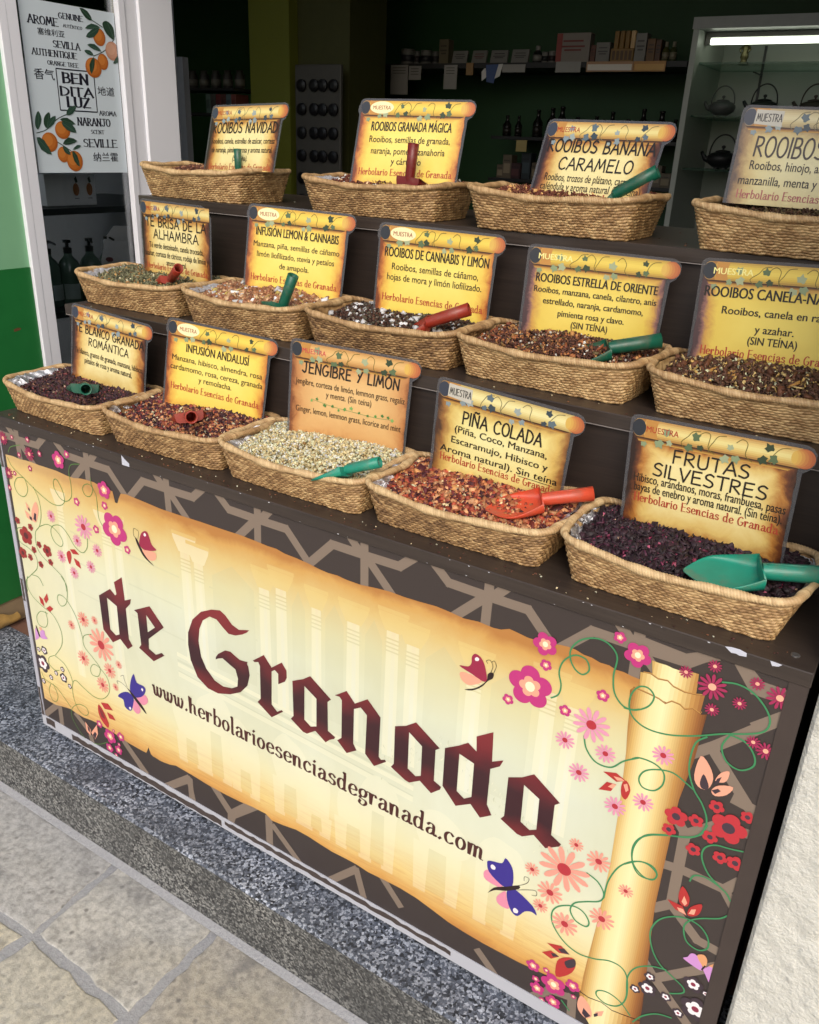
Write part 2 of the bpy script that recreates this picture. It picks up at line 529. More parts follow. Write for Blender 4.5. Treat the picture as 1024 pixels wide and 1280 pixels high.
# traced outlines of the printed front panel, tenths of a millimetre on the panel (x, height)
ART = {"letters":[[[2880,4694,3280,4987,3427,4878,3477,4924,3437,5200,3707,5402,3725,4854,3930,4957,3886,4826,3730,4660,3721,3899,3823,3763,3656,3621,3433,3800,3172,3613,2891,3845],[3141,4727,3443,4619,3427,3911,3301,3842,3130,3932]],[[3993,4718,4493,4983,4871,4610,4367,4149,4347,3899,4553,3828,4731,3940,4815,3904,4462,3629,4032,3800,4110,3907,4093,4678],[4360,4731,4601,4512,4360,4307]],[[7251,5417,6985,5331,6812,5382,6644,5531,6513,5591,6283,5529,5995,5379,5738,5112,5586,4759,5560,4465,5601,4111,5766,3760,6044,3602,6330,3596,6666,3718,6952,3888,7144,4123,7215,4391,7189,4578,7160,4630,7172,4681,7118,4668,6970,4649,6817,4707,6729,4744,6591,4718,6397,4564,6330,4470,6316,4404,6390,4453,6509,4508,6710,4427,6843,4380,6900,4183,6875,3991,6723,3886,6487,3829,6255,3877,6033,4076,5908,4314,5865,4661,5914,4958,6027,5196,6224,5351,6406,5351,6579,5221,6708,5141,6888,5169,7069,5259,7182,5339]],[[7314,4770,7598,5004,7784,4798,8038,5010,8148,4875,8152,4720,8104,4614,7940,4486,7943,4723,7860,4777,7781,4710,7756,3948,7890,3832,8009,3924,8040,3898,7746,3639,7394,3847,7479,3957,7490,4716,7453,4790,7353,4750]],[[8287,4706,8548,4855,8710,4983,9185,4671,9107,4586,9116,3944,9286,3880,9261,3826,9153,3754,9062,3657,8822,3809,8616,3649,8521,3652,8231,3823,8298,3914],[8572,4710,8852,4545,8849,3921,8711,3855,8559,3948]],[[9273,4804,9531,5004,9715,4815,9987,5022,10267,4757,10254,3900,10306,3855,10388,3896,10416,3864,10160,3643,9959,3827,9979,4679,9842,4786,9697,4689,9693,3929,9768,3807,9549,3641,9333,3831,9428,3929,9430,4759,9378,4814]],[[10571,4711,10791,4820,10988,4979,11472,4664,11394,4592,11400,3941,11547,3879,11531,3815,11359,3646,11122,3799,10912,3650,10823,3661,10518,3805,10577,3900],[10860,4718,11129,4545,11138,3914,11033,3852,10867,3941]],[[11571,4720,11821,4887,11989,5026,12153,4925,12129,5218,12415,5434,12441,4859,12634,4979,12584,4835,12424,4705,12423,3965,12525,3786,12321,3624,12124,3815,11852,3628,11574,3920],[11845,4733,12127,4666,12132,3969,11999,3862,11849,3948]],[[12748,4696,12978,4812,13173,4969,13646,4640,13567,4563,13577,3956,13759,3861,13730,3800,13512,3638,13290,3793,13098,3652,13003,3653,12692,3804,12749,3894],[13028,4685,13307,4544,13324,3923,13210,3850,13043,3935]]],
"flowers":[["m",2085,7627,198],["m",2387,7820,85],["m",3455,7304,194],["m",3418,6953,94],["m",3647,6494,373],["m",3056,6320,98],["m",2521,6803,97],["m",3983,6124,96],["k",1115,7860,70],["k",562,7796,56],["k",731,7432,64],["k",1468,7625,73],["k",1056,7196,72],["k",460,6941,62],["k",181,6530,72],["d",230,7703,159],["d",1105,7535,164],["d",241,6892,149],["p",1566,6211,149],["p",2644,6257,282],["p",2370,5856,149],["p",3008,5813,154],["p",1740,5290,155],["p",2729,5341,151],["p",2116,5002,148],["r",279,5754,91],["r",521,5444,230],["r",740,5717,90],["r",290,4941,147],["r",966,5348,87],["r",739,5155,89],["r",559,4910,90],["r",1238,5274,158],["r",1304,5009,88],["r",923,4835,90],["w",299,2332,73],["w",520,2385,121],["w",383,1965,256],["w",1147,2091,77],["w",871,1877,73],["w",637,1659,79],["w",1142,1852,136],["w",296,1414,81],["w",1342,1688,73],["s",2214,3853,195],["s",2615,3973,111],["s",1751,3543,124],["s",2745,3384,415],["s",2032,2755,206],["s",2938,2776,201],["s",3278,3070,109],["s",2619,2263,207],["s",3074,2389,100],["m",2305,1020,108],["m",2650,814,206],["m",3045,984,126],["m",2582,446,130],["m",2910,538,129],["m",2798,331,65],["m",2805,1044,48],["m",2953,718,54],["m",13094,7325,196],["m",13142,6984,97],["m",12935,6517,363],["m",12604,6146,97],["m",13523,6339,99],["m",14041,6827,101],["m",14149,7836,94],["m",14427,7656,194],["p",13943,6268,291],["p",13583,5828,158],["p",14213,5875,160],["p",13866,5355,168],["d",15444,7561,195],["d",15423,7873,93],["d",15086,7649,96],["d",15961,7823,96],["d",16252,7726,170],["d",15811,7456,94],["d",15500,7224,97],["d",16079,6961,96],["d",16247,6896,129],["p",15011,6230,161],["p",14864,5309,158],["q",15347,5304,168],["q",15287,5032,105],["q",15617,5375,108],["q",15834,5744,108],["q",16043,5474,248],["q",16238,5777,97],["q",15841,5203,108],["q",15666,4870,108],["q",16028,4929,106],["q",16233,4945,121],["w",15472,2112,93],["w",15294,1704,87],["w",15473,1852,149],["w",15760,1873,93],["w",15987,1679,93],["w",16097,2406,156],["w",16288,2349,59],["w",16208,1939,235],["p",14480,5027,173],["s",13868,3400,438],["s",14000,3992,125],["s",14384,3873,202],["s",13343,3082,135],["s",13693,2785,228],["s",13565,2405,138],["s",14013,2283,232],["s",14586,2779,213],["s",14864,3556,124],["m",13585,995,130],["m",13827,1055,64],["m",13665,724,75],["m",13990,824,232],["m",14313,1032,132],["m",13714,526,138],["m",13827,316,62],["m",14026,419,142],["m",14354,798,50]],
"vines":[[279,7275,400,7084,746,6912,1186,6692,1632,6534,1953,6571,2110,6713,2080,6955,1939,7150,1827,7105,1816,6924,1985,6735,2189,6727,2371,6888,2400,7176,2385,7416,2481,7610,2766,7694],[746,6912,507,6835,376,6635,473,6454,695,6448,849,6643,816,6855,748,6919],[1069,6772,1201,6512,1211,6181,1084,5844,901,5639,859,5316,1004,5086,1407,4895,1697,4712,1748,4411],[1080,5824,1353,5957,1565,5942,1779,5815,1852,5648,1750,5534,1548,5597,1472,5802,1573,5981,1853,6060,2084,5903,2252,5691,2494,5607,2677,5780,2728,6016],[3303,6432,3187,6612,3184,6891,3175,7130,3035,7301,2862,7274,2766,7147,2843,7027,2993,7049,3093,7212,3067,7342,3066,7478],[174,5431,238,5212,563,5130,785,4979,750,4689,460,4414,236,4198,228,3904],[143,5422,263,5567,505,5623],[494,4437,754,4448,886,4267],[337,7397,458,7550,815,7675],[311,4340,250,4072,401,3830,772,3663,1096,3567,1311,3224,1261,2821,950,2419],[889,3536,623,3506,429,3289,475,3090,712,3103,842,3308,810,3572],[1611,4757,1764,4569,1736,4281,1637,4045,1451,3940,1354,4070,1422,4215,1616,4220,1804,4062,1972,3796,2089,3385,2121,3106,2407,2880,2593,2701,2498,2450,2273,2401,2245,2562,2381,2722,2593,2701,2827,2499,2828,2157,2564,1849,2222,1769,1850,1878,1611,1965,1468,1808,1428,1430,1544,1115,1758,1026,1921,1144,1863,1301,1570,1264,1291,1005,1266,715,1480,436,1743,275,2157,352,2564,613],[2094,3263,2175,3418,2439,3548],[916,2393,681,2248,641,2054,826,1949,1015,2011],[916,2393,1244,2293,1429,2058,1487,1815],[260,1675,373,1492,782,1431,1091,1195,1268,1041],[573,1436,466,1207,536,957,704,982,797,1208,672,1477],[13278,6459,13386,6565,13409,6741,13354,6948,13402,7161,13556,7317,13728,7305,13790,7156,13705,7048,13585,7089,13495,7230,13488,7401,13606,7587,13815,7696,14010,7677,14154,7519,14145,7205,14197,6942,14329,6790,14469,6771,14579,6826],[14358,6756,14520,6784,14689,6923,14741,7104,14644,7206,14515,7173,14431,7005,14438,6781,14543,6631,14746,6559,15036,6595,15378,6737,15698,6917,16012,7062,16177,7183,16209,7348,16122,7517,15939,7674,15740,7723,15545,7677],[15792,6944,15722,6723,15822,6517,16006,6464,16150,6599,16130,6762,15992,6914,15792,6944],[15521,6788,15396,6633,15366,6360,15396,6110,15505,5864,15640,5697,15744,5480,15742,5270,15616,5075,15209,4880,15001,4762,14897,4599],[13861,6034,13924,5823,14092,5661,14322,5677,14492,5874,14701,6037],[14590,5955,14691,6032,14911,6038,15063,5943,15082,5748,14983,5586,14820,5561,14745,5680,14803,5847,14978,5962,15188,6006,15389,5922,15505,5864],[15775,5382,15707,5169,15544,5023,15208,4886,14977,4736,14859,4464,14874,4169,15006,3980,15207,4007,15259,4135,15168,4251,14969,4226,14759,4043],[16300,5195,16130,5148,15931,5103,15808,4978,15801,4794,15920,4576,16106,4434,16226,4363,16298,4261],[15714,4282,15758,4422,15911,4479,16106,4434],[16309,3988,16211,3866,15967,3704,15826,3552,15784,3385,15865,3162,16045,3107,16163,3230,16128,3423,15992,3565,15792,3587,15581,3487,15409,3293,15337,3002,15417,2686,15573,2462,15770,2353,15965,2244,15984,2131,15802,1980],[15685,2417,15444,2327,15230,2128,15146,1849,15186,1479,15167,1283],[14228,3545,14423,3472,14548,3292,14506,3112,14288,2959,14116,2816,14069,2628,14177,2471,14355,2453,14398,2573,14285,2724,14108,2744,13878,2594,13776,2390,13823,2141,14033,1907,14298,1808,14573,1871,14831,2000,15037,1986,15148,1810,15190,1414,15092,1145,14897,1043,14729,1110,14730,1233,14895,1310,15110,1256,15309,1071],[14559,3212,14576,3567,14687,3929,14875,4166,15081,4249,15251,4149,15213,4003,15059,3991,14895,4137,14841,4389,14899,4622,15057,4791,15278,4909],[15360,964,15490,1215,15690,1421,15917,1505],[14159,572,14327,422]],
"leaves":[["b8312f",[14224,5552,14416,5620,14568,5552,14438,5468]],["b8312f",[14199,5204,14303,5399,14445,5419,14381,5262]],["b8312f",[14522,5476,14581,5558,14658,5424,14616,5226,14536,5290]],["eda98c",[14384,5545,14495,5566,14555,5542,14448,5497]],["eda98c",[14329,5324,14389,5408,14446,5412,14402,5319]],["eda98c",[14546,5471,14596,5514,14632,5410,14597,5357]],["eda98c",[15492,6453,15625,6356,15710,6169,15670,5966,15542,5951,15462,6110]],["eda98c",[15739,6151,15786,6306,15885,6381,15886,6242,15837,6168]],["eda98c",[15720,5975,15799,6099,15977,6158,15920,5997,15783,5908]],["41333b",[15579,6185,15668,6048,15670,5966,15596,5944,15555,6024]],["41333b",[15729,6063,15757,6193,15809,6252,15791,6145]],["41333b",[15720,5975,15797,6042,15839,6021,15778,5939]],["b8312f",[15640,4143,15764,3993,15765,3822,15671,3799,15614,3936]],["b8312f",[15475,3778,15702,3781,15783,3640,15609,3662]],["b8312f",[15792,3666,15806,3829,15946,3977,15949,3807,15885,3696]],["eda98c",[15690,3984,15754,3872,15726,3804,15672,3858]],["eda98c",[15629,3714,15716,3732,15779,3649,15666,3660]],["eda98c",[15802,3691,15826,3796,15888,3837,15880,3724]],["b8312f",[13767,1675,14013,1774,14177,1684,13998,1596]],["b8312f",[13703,1411,13855,1553,14008,1515,13876,1373]],["b8312f",[14009,1039,13986,1392,14111,1570,14265,1641,14304,1477,14224,1247]],["41333b",[13969,1681,14070,1752,14177,1684,14031,1628]],["41333b",[13862,1499,13931,1538,14008,1515,13905,1442]],["41333b",[14121,1490,14265,1641,14302,1499,14191,1370,14132,1400]],["b8312f",[2072,5562,2238,5612,2377,5522,2161,5475]],["b8312f",[1946,5448,2065,5522,2090,5378,2000,5178,1943,5295]],["b8312f",[2170,5383,2344,5342,2378,5182,2220,5227]],["eda98c",[694,6324,809,6223,812,6110,712,6159]],["eda98c",[618,6115,794,6030,846,5892,661,5936]],["eda98c",[1073,6424,1130,6234,989,5913,855,5933,880,6166]],["41333b",[752,6215,812,6186,814,6118,764,6143]],["41333b",[760,6001,839,5985,848,5900,770,5924]],["41333b",[966,6133,1033,6114,986,5923,901,5964]],["b8312f",[658,3937,789,3878,808,3696,676,3756]],["b8312f",[980,4107,1004,3951,889,3808,824,3910]],["b8312f",[861,3673,1028,3794,1144,3751,991,3614]],["b8312f",[2361,1607,2508,1494,2654,1201,2602,1042,2403,1178,2322,1367]],["b8312f",[2459,1703,2717,1783,2869,1652,2574,1567]],["b8312f",[2647,1510,2836,1505,2927,1391,2705,1358]],["7c2a2c",[2362,1541,2500,1446,2555,1268,2418,1275]],["eda98c",[1754,841,1928,688,1894,486,1764,566]],["eda98c",[2198,949,2198,674,2059,446,1942,602]],["41333b",[1826,757,1902,699,1887,576,1825,618]],["41333b",[2088,692,2150,651,2061,456,1985,552]],["eda98c",[14484,923,14646,797,14709,595,14617,471,14476,564,14436,735]],["eda98c",[14762,738,14887,861,14871,724,14742,621]],["41333b",[14553,675,14693,582,14617,471,14542,539]],["41333b",[14736,667,14797,741,14807,673,14751,603]],["9c2747",[4563,6710,4448,6619,4383,6462,4377,6350,4518,6277,4855,6371,4741,6458,4680,6617,4637,6700]],["eda98c",[4433,6252,4500,6132,4630,6092,4768,6120,4838,6218,4791,6314]],["2a1818",[4262,6479,4321,6444,4457,6224,4606,6077,4753,5990,4581,6052,4434,6147,4300,6351]],["f2e8e8",[4527,6642,4566,6666,4598,6635,4566,6591,4527,6600]],["9c2747",[11718,6411,11877,6457,11930,6547,11928,6657,11988,6735,12090,6696,12166,6572,12218,6344,12140,6291,11953,6347]],["eda98c",[11747,6299,11780,6171,11903,6122,12033,6187,12135,6282,11954,6330]],["2a1818",[11844,6012,12038,6118,12205,6311,12225,6451,12285,6510,12326,6492,12311,6406,12236,6330,12134,6176,11977,6046]],["f2e8e8",[11982,6644,12012,6683,12052,6671,12046,6628,11998,6609]],["e58fa8",[3770,2387,3959,2279,4125,2414,4126,2539,4032,2582]],["e58fa8",[3695,2313,3599,2059,3687,1948,3793,1973,3859,2087,3817,2239]],["3a2c8c",[3753,3023,3614,2739,3578,2474,3720,2386,3963,2511,4097,2713,4051,2817,3828,2827]],["3a2c8c",[3120,2160,3300,2143,3327,1962,3504,1923,3603,2082,3663,2341,3496,2430,3274,2324]],["2a1818",[3471,2546,3606,2485,3839,2333,3974,2201,4039,2073,3732,2286,3529,2486]],["f2e8e8",[3952,2706,3993,2752,4028,2713,3991,2656]],["f2e8e8",[3461,1990,3509,2041,3547,2010,3502,1948]],["e58fa8",[12494,2511,12547,2355,12878,2364,12684,2580,12583,2613]],["e58fa8",[12920,2329,12784,2124,12796,1988,12918,1947,13030,1996,12961,2190]],["3a2c8c",[12860,3040,12809,2896,12660,2844,12566,2806,12536,2747,12587,2568,12814,2427,12930,2429,13036,2519,13028,2791,12975,2941]],["3a2c8c",[12954,2374,12976,2152,13073,1952,13192,1920,13307,2101,13431,2173,13526,2155,13435,2307,13156,2455,13060,2464]],["2a1818",[12602,2081,12711,2278,12929,2438,13142,2594,13157,2525,12938,2345,12753,2247,12645,2141]],["f2e8e8",[12605,2719,12640,2767,12697,2737,12687,2675,12629,2664]],["f2e8e8",[13098,2016,13130,2071,13191,2044,13182,1980,13122,1960]],["cf93cf",[293,2937,375,2902,401,2693,229,2563]],["cf93cf",[503,2949,645,2979,660,2855,734,2787,465,2717]],["eda98c",[459,3020,552,3040,549,2944,471,2937]],["2a1818",[344,3034,393,2930,445,2731,403,2760,341,2911]],["cf93cf",[15872,2822,15928,2882,15967,2984,16051,2991,16168,2811,16137,2747,15959,2782]],["cf93cf",[16171,2793,16247,2917,16324,2924,16327,2600]],["e0a070",[16051,2991,16136,3071,16196,3014,16206,2912,16179,2827]],["e0a070",[16235,2908,16302,2997,16318,2912]],["2a1818",[16146,2774,16183,2883,16204,2877,16168,2762]]],
"antennae":[[12271,6494,12298,6625,12245,6713,12182,6681,12209,6640],[12318,6503,12354,6647,12314,6727,12272,6690],[3471,2546,3288,2604,3157,2592,3171,2514],[3488,2562,3410,2738,3399,2837,3297,2775],[13115,2568,13278,2725,13310,2850,13229,2845,13231,2755],[13134,2487,13328,2610,13452,2665,13473,2572,13392,2535],[4314,6460,4222,6519,4242,6670,4307,6681],[4338,6467,4382,6634,4320,6678]],
"band_unit":[[8698,7270,8913,7494,9190,7783,9838,7781],[9561,8028,9705,7868],[9841,8026,9849,7690],[9848,7758,9859,7244],[9838,7781,10528,7792,10862,8092],[9970,7677,10445,7196]],
"band_base":[[3102,926,3816,306],[4379,135,5283,856],[5283,856,5282,154],[6094,968,6545,503,7220,1115],[6545,503,6474,277],[7591,1001,7588,294],[7692,846,8430,206],[9069,134,9807,932,9988,341],[10429,1079,10840,630],[3153,852,3914,123],[4453,227,5233,869,5343,247],[5972,1039,6468,513,7123,1158],[6468,513,6447,164],[7556,998,7562,348],[99,304,824,978],[796,840,772,159],[1412,901,1844,594],[1888,446,1948,192],[12531,602,12968,192],[13552,122,13943,636],[13943,636,14362,745],[14333,769,14381,120]],
"band_side":[[15703,8042,15952,7724,16386,7734],[14252,7839,14433,7877,15060,7833,15396,8023],[16371,7480,15641,6685,15380,6432],[15583,6658,16332,5802],[16039,5966,16282,5930],[15337,5280,15524,5064,15917,5461,16340,5510],[15511,5057,15540,3734],[15306,4371,15566,4416,16190,4413,16332,4630],[16175,4422,16352,4184],[15318,3492,15530,3708,16001,3276,16353,3245],[15350,2344,15538,2118,16326,2946],[15538,2118,16145,1540]],
"sheet_top":[211,7320,723,7326,1143,7350,1644,7351,2303,7327,2717,7369,3143,7395,3702,7337,3748,7107,3820,7108,3949,7348,4275,7364,5055,7322,6118,7343,7115,7358,7775,7331,8158,7299,8673,7271,9104,7223,9499,7217,10088,7257,10632,7277,11242,7312,11732,7270,12235,7288,12502,7366,12808,7327,13308,7392,13552,7404,13799,7366,14058,7341,14275,7316,14507,7291],
"sheet_base":[14439,988,14089,921,13587,907,13028,865,12218,866,11532,977,10821,1072,10085,1029,9509,1057,8914,1065,8298,1096,7657,982,7486,1074,6770,1013,5834,986,4856,1028,4464,925,4174,929,4051,951,3994,1128,3889,919,3541,913,3002,959,2208,999,1714,932,1215,972,640,840,204,853],
"scroll":[[14627,7648,14733,7644,14823,7649,14915,7635,15017,7636,15138,7670,15249,7679,15268,7360,15068,7337,14802,7380,14662,7431],[14500,7412,14636,7430,14748,7389,14875,7410,14962,7354,15121,7328,15269,7354,15378,7391,15366,7094,15113,7076,14849,7088,14520,7138],[14403,7075,14441,7131,14671,7109,14809,7088,14904,7049,14980,7122,15090,7117,15163,7070,15261,7126,15375,7084,15453,7119,15420,6342,15337,5594,15330,4953,15324,3523,15461,1333,15464,1088,15206,1018,15007,977,14820,1026,14602,975,14437,1006,14518,2523,14563,3906,14542,5097,14500,6037]],
"curl":[[14430,981,14604,958,14822,1009,15009,960,15209,1001,15467,1071,15507,636,15166,354,14747,314,14543,554],[14691,730,14969,752,15371,819,15483,616,14977,198]],
"chips":[[4142,8214,4224,8151,4349,8083,4340,8015,4136,8016],[15492,8220,15570,8240,15673,8244,15760,8222,15766,8168,15679,8156,15641,8169,15579,8159],[16042,8221,16095,8221,16140,8218,16185,8215,16149,8176,16075,8158]]}
# poster layout in metres along the window (y, height)
P_TEXT = [('AROME', 0.6092, 1.6484, 0.0183, 0.0895, 'S'), ('GENUINE', 0.6969, 1.6664, 0.013, 0.0762, 'S'), ('AUTÉNTICO', 0.7005, 1.6435, 0.0069, 0.0604, 'S'), ('塞维利亚', 0.6304, 1.6228, 0.0163, 0.0823, 'K'), ('SEVILLA', 0.6748, 1.5972, 0.0156, 0.0852, 'S'), ('AUTHENTIQUE', 0.6341, 1.5738, 0.0145, 0.1373, 'S'), ('ORANGE TREE', 0.6568, 1.5509, 0.0098, 0.0963, 'S'), ('香气', 0.5942, 1.5217, 0.0259, 0.0619, 'K'), ('BEN', 0.6921, 1.5181, 0.0236, 0.0826, 'B'), ('DITA', 0.6922, 1.4851, 0.0209, 0.1069, 'B'), ('LUZ', 0.6943, 1.459, 0.0233, 0.074, 'B'), ('地道', 0.7914, 1.4933, 0.023, 0.0582, 'K'), ('AROMA', 0.7907, 1.4356, 0.0113, 0.0587, 'S'), ('NARANJO', 0.74, 1.411, 0.0187, 0.1117, 'S'), ('SCENT', 0.7481, 1.3858, 0.0098, 0.0451, 'S'), ('SEVILLE', 0.7542, 1.356, 0.0199, 0.1162, 'S'), ('纳兰霍', 0.7684, 1.3197, 0.024, 0.0872, 'K')]
P_FRAME = [(0.6325, 1.5385), (0.7546, 1.5397), (0.7544, 1.4376), (0.632, 1.4371)]
P_LEAF = [[(0.728, 1.6925), (0.7529, 1.6879), (0.7667, 1.6674), (0.7458, 1.67)], [(0.7401, 1.6453), (0.7632, 1.6594), (0.7912, 1.6529), (0.7615, 1.6461)], [(0.7396, 1.6246), (0.7612, 1.6443), (0.7885, 1.6509), (0.7686, 1.6277)], [(0.8155, 1.6715), (0.8361, 1.6581), (0.8364, 1.6279), (0.8115, 1.6394), (0.7997, 1.6627)], [(0.7418, 1.6057), (0.7663, 1.6099), (0.7875, 1.5944), (0.7644, 1.5957)], [(0.7304, 1.5913), (0.7495, 1.5925), (0.76, 1.5811), (0.7387, 1.5826)], [(0.7596, 1.5775), (0.7604, 1.5581), (0.7465, 1.5337), (0.7423, 1.5565)], [(0.8249, 1.5672), (0.8437, 1.5889), (0.8415, 1.5705)], [(0.562, 1.4312), (0.5685, 1.4112), (0.555, 1.386), (0.547, 1.3963), (0.5512, 1.4174)], [(0.5949, 1.43), (0.5954, 1.4123), (0.5822, 1.3905), (0.574, 1.4008), (0.5785, 1.4186)], [(0.6139, 1.422), (0.6064, 1.4021), (0.582, 1.3887), (0.5922, 1.4122)], [(0.6487, 1.4254), (0.6583, 1.4438), (0.685, 1.4506), (0.6704, 1.43)], [(0.6263, 1.4136), (0.6501, 1.4189), (0.676, 1.4029), (0.648, 1.4037)], [(0.6299, 1.4066), (0.6621, 1.4042), (0.6755, 1.382), (0.6456, 1.3873)], [(0.5467, 1.3663), (0.5687, 1.3598), (0.588, 1.3241), (0.5562, 1.3362)], [(0.6266, 1.3521), (0.6477, 1.3691), (0.6749, 1.3606), (0.6498, 1.3508)], [(0.6565, 1.3379), (0.6734, 1.3501), (0.6866, 1.3478), (0.672, 1.3401)], [(0.6258, 1.3466), (0.6432, 1.3377), (0.6483, 1.3237), (0.6304, 1.3301)], [(0.6545, 1.3342), (0.6697, 1.3232), (0.6751, 1.2931), (0.658, 1.3081)]]
P_FRUIT = [(0.7856, 1.6285, 0.0208, 0.022), (0.8262, 1.5981, 0.0235, 0.024), (0.79, 1.5678, 0.0181, 0.0203), (0.756, 1.5505, 0.0272, 0.0252), (0.6316, 1.3868, 0.0243, 0.0225), (0.5859, 1.3555, 0.0251, 0.0245), (0.6249, 1.3245, 0.0188, 0.0203), (0.6604, 1.3081, 0.0266, 0.027)]
P_STEM = [[(0.7667, 1.6674), (0.8011, 1.6541)], [(0.8364, 1.6279), (0.8012, 1.5975), (0.7598, 1.5793)], [(0.5484, 1.377), (0.5817, 1.3869), (0.6172, 1.4132), (0.6513, 1.4273)], [(0.6089, 1.3572), (0.6261, 1.3484), (0.6521, 1.3342)]]
# ------------------------------------------------------------------ materials
def ink(name, rough=.42, coat=.15):
    m = NT(name)
    m.set(Base_Color=m.attr('Col'), Roughness=rough)
    if coat:
        m.bump(m.noise(m.coord((1, 1, 1)), 7, 3), .12, .01)
    m.b.inputs['Coat Weight'].default_value = coat
    m.b.inputs['Coat Roughness'].default_value = .25
    return m.m


INK = ink('printed_ink')
PAINTED = ink('coloured_plastic', .45, .0)


def wood(name, c0, c1, rough=.42, axis='x', fine=1.0):
    m = NT(name)
    sc = (2.0, 60, 60) if axis == 'x' else (60, 60, 2.0)
    v = m.coord(sc)
    n = m.noise(v, 2.2 * fine, 5, .6, .6)
    n2 = m.noise(m.coord((1, 1, 1)), 5, 3)
    col = m.mix(m.math('MULTIPLY', n, 1.0), c0, c1)
    col = m.mix(m.math('MULTIPLY', n2, .35), col, tuple(c * .6 for c in c0))
    m.set(Base_Color=col, Roughness=rough)
    m.bump(n, .25, .0006)
    return m.m


M_TOP = wood('dark_laminate', (.022, .015, .012), (.085, .064, .050), .36)
M_RISER = wood('dark_grained_laminate', (.010, .006, .005), (.050, .034, .026), .5, fine=1.4)
M_BROWN = simple('brown_edge_film', (.058, .042, .035), .4, .15, 20)
M_DARKSIDE = simple('dark_cabinet_side', (.012, .010, .009), .5, .15, 20)


def granite(name, light, mid, dark, scale):
    m = NT(name)
    v = m.coord()
    vo = m.n('TexVoronoi')
    vo.inputs['Scale'].default_value = scale
    m.l(v, vo.inputs['Vector'])
    sep = m.n('SeparateColor')
    m.l(vo.outputs['Color'], sep.inputs[0])
    n = m.noise(v, scale * .55, 3, .6)
    f = m.math('ADD', m.math('MULTIPLY', sep.outputs[0], .65), m.math('MULTIPLY', n, .45))
    col = m.ramp(f, [(.30, dark), (.44, mid), (.60, mid), (.72, light), (.88, tuple(min(1, c * 1.4) for c in light))])
    big = m.noise(m.coord((1, 1, 1)), 6, 5, .65)
    col = m.mix(m.ramp(big, [(.40, (0, 0, 0)), (.72, (.75, .75, .75))]), col, tuple(c * .45 for c in mid))
    fine = m.noise(v, scale * 2.2, 2, .7)
    col = m.mix(m.ramp(fine, [(.52, (0, 0, 0)), (.66, (.7, .7, .7))]), col, dark)
    m.set(Base_Color=col, Roughness=.62)
    m.bump(m.math('ADD', n, fine), .8, .0022)
    return m.m


M_GRANITE = granite('flamed_granite', (.44, .475, .54), (.130, .150, .19), (.012, .014, .018), 210)
M_GRANITE_F = granite('worn_granite_face', (.30, .30, .28), (.115, .117, .112), (.022, .022, .023), 235)

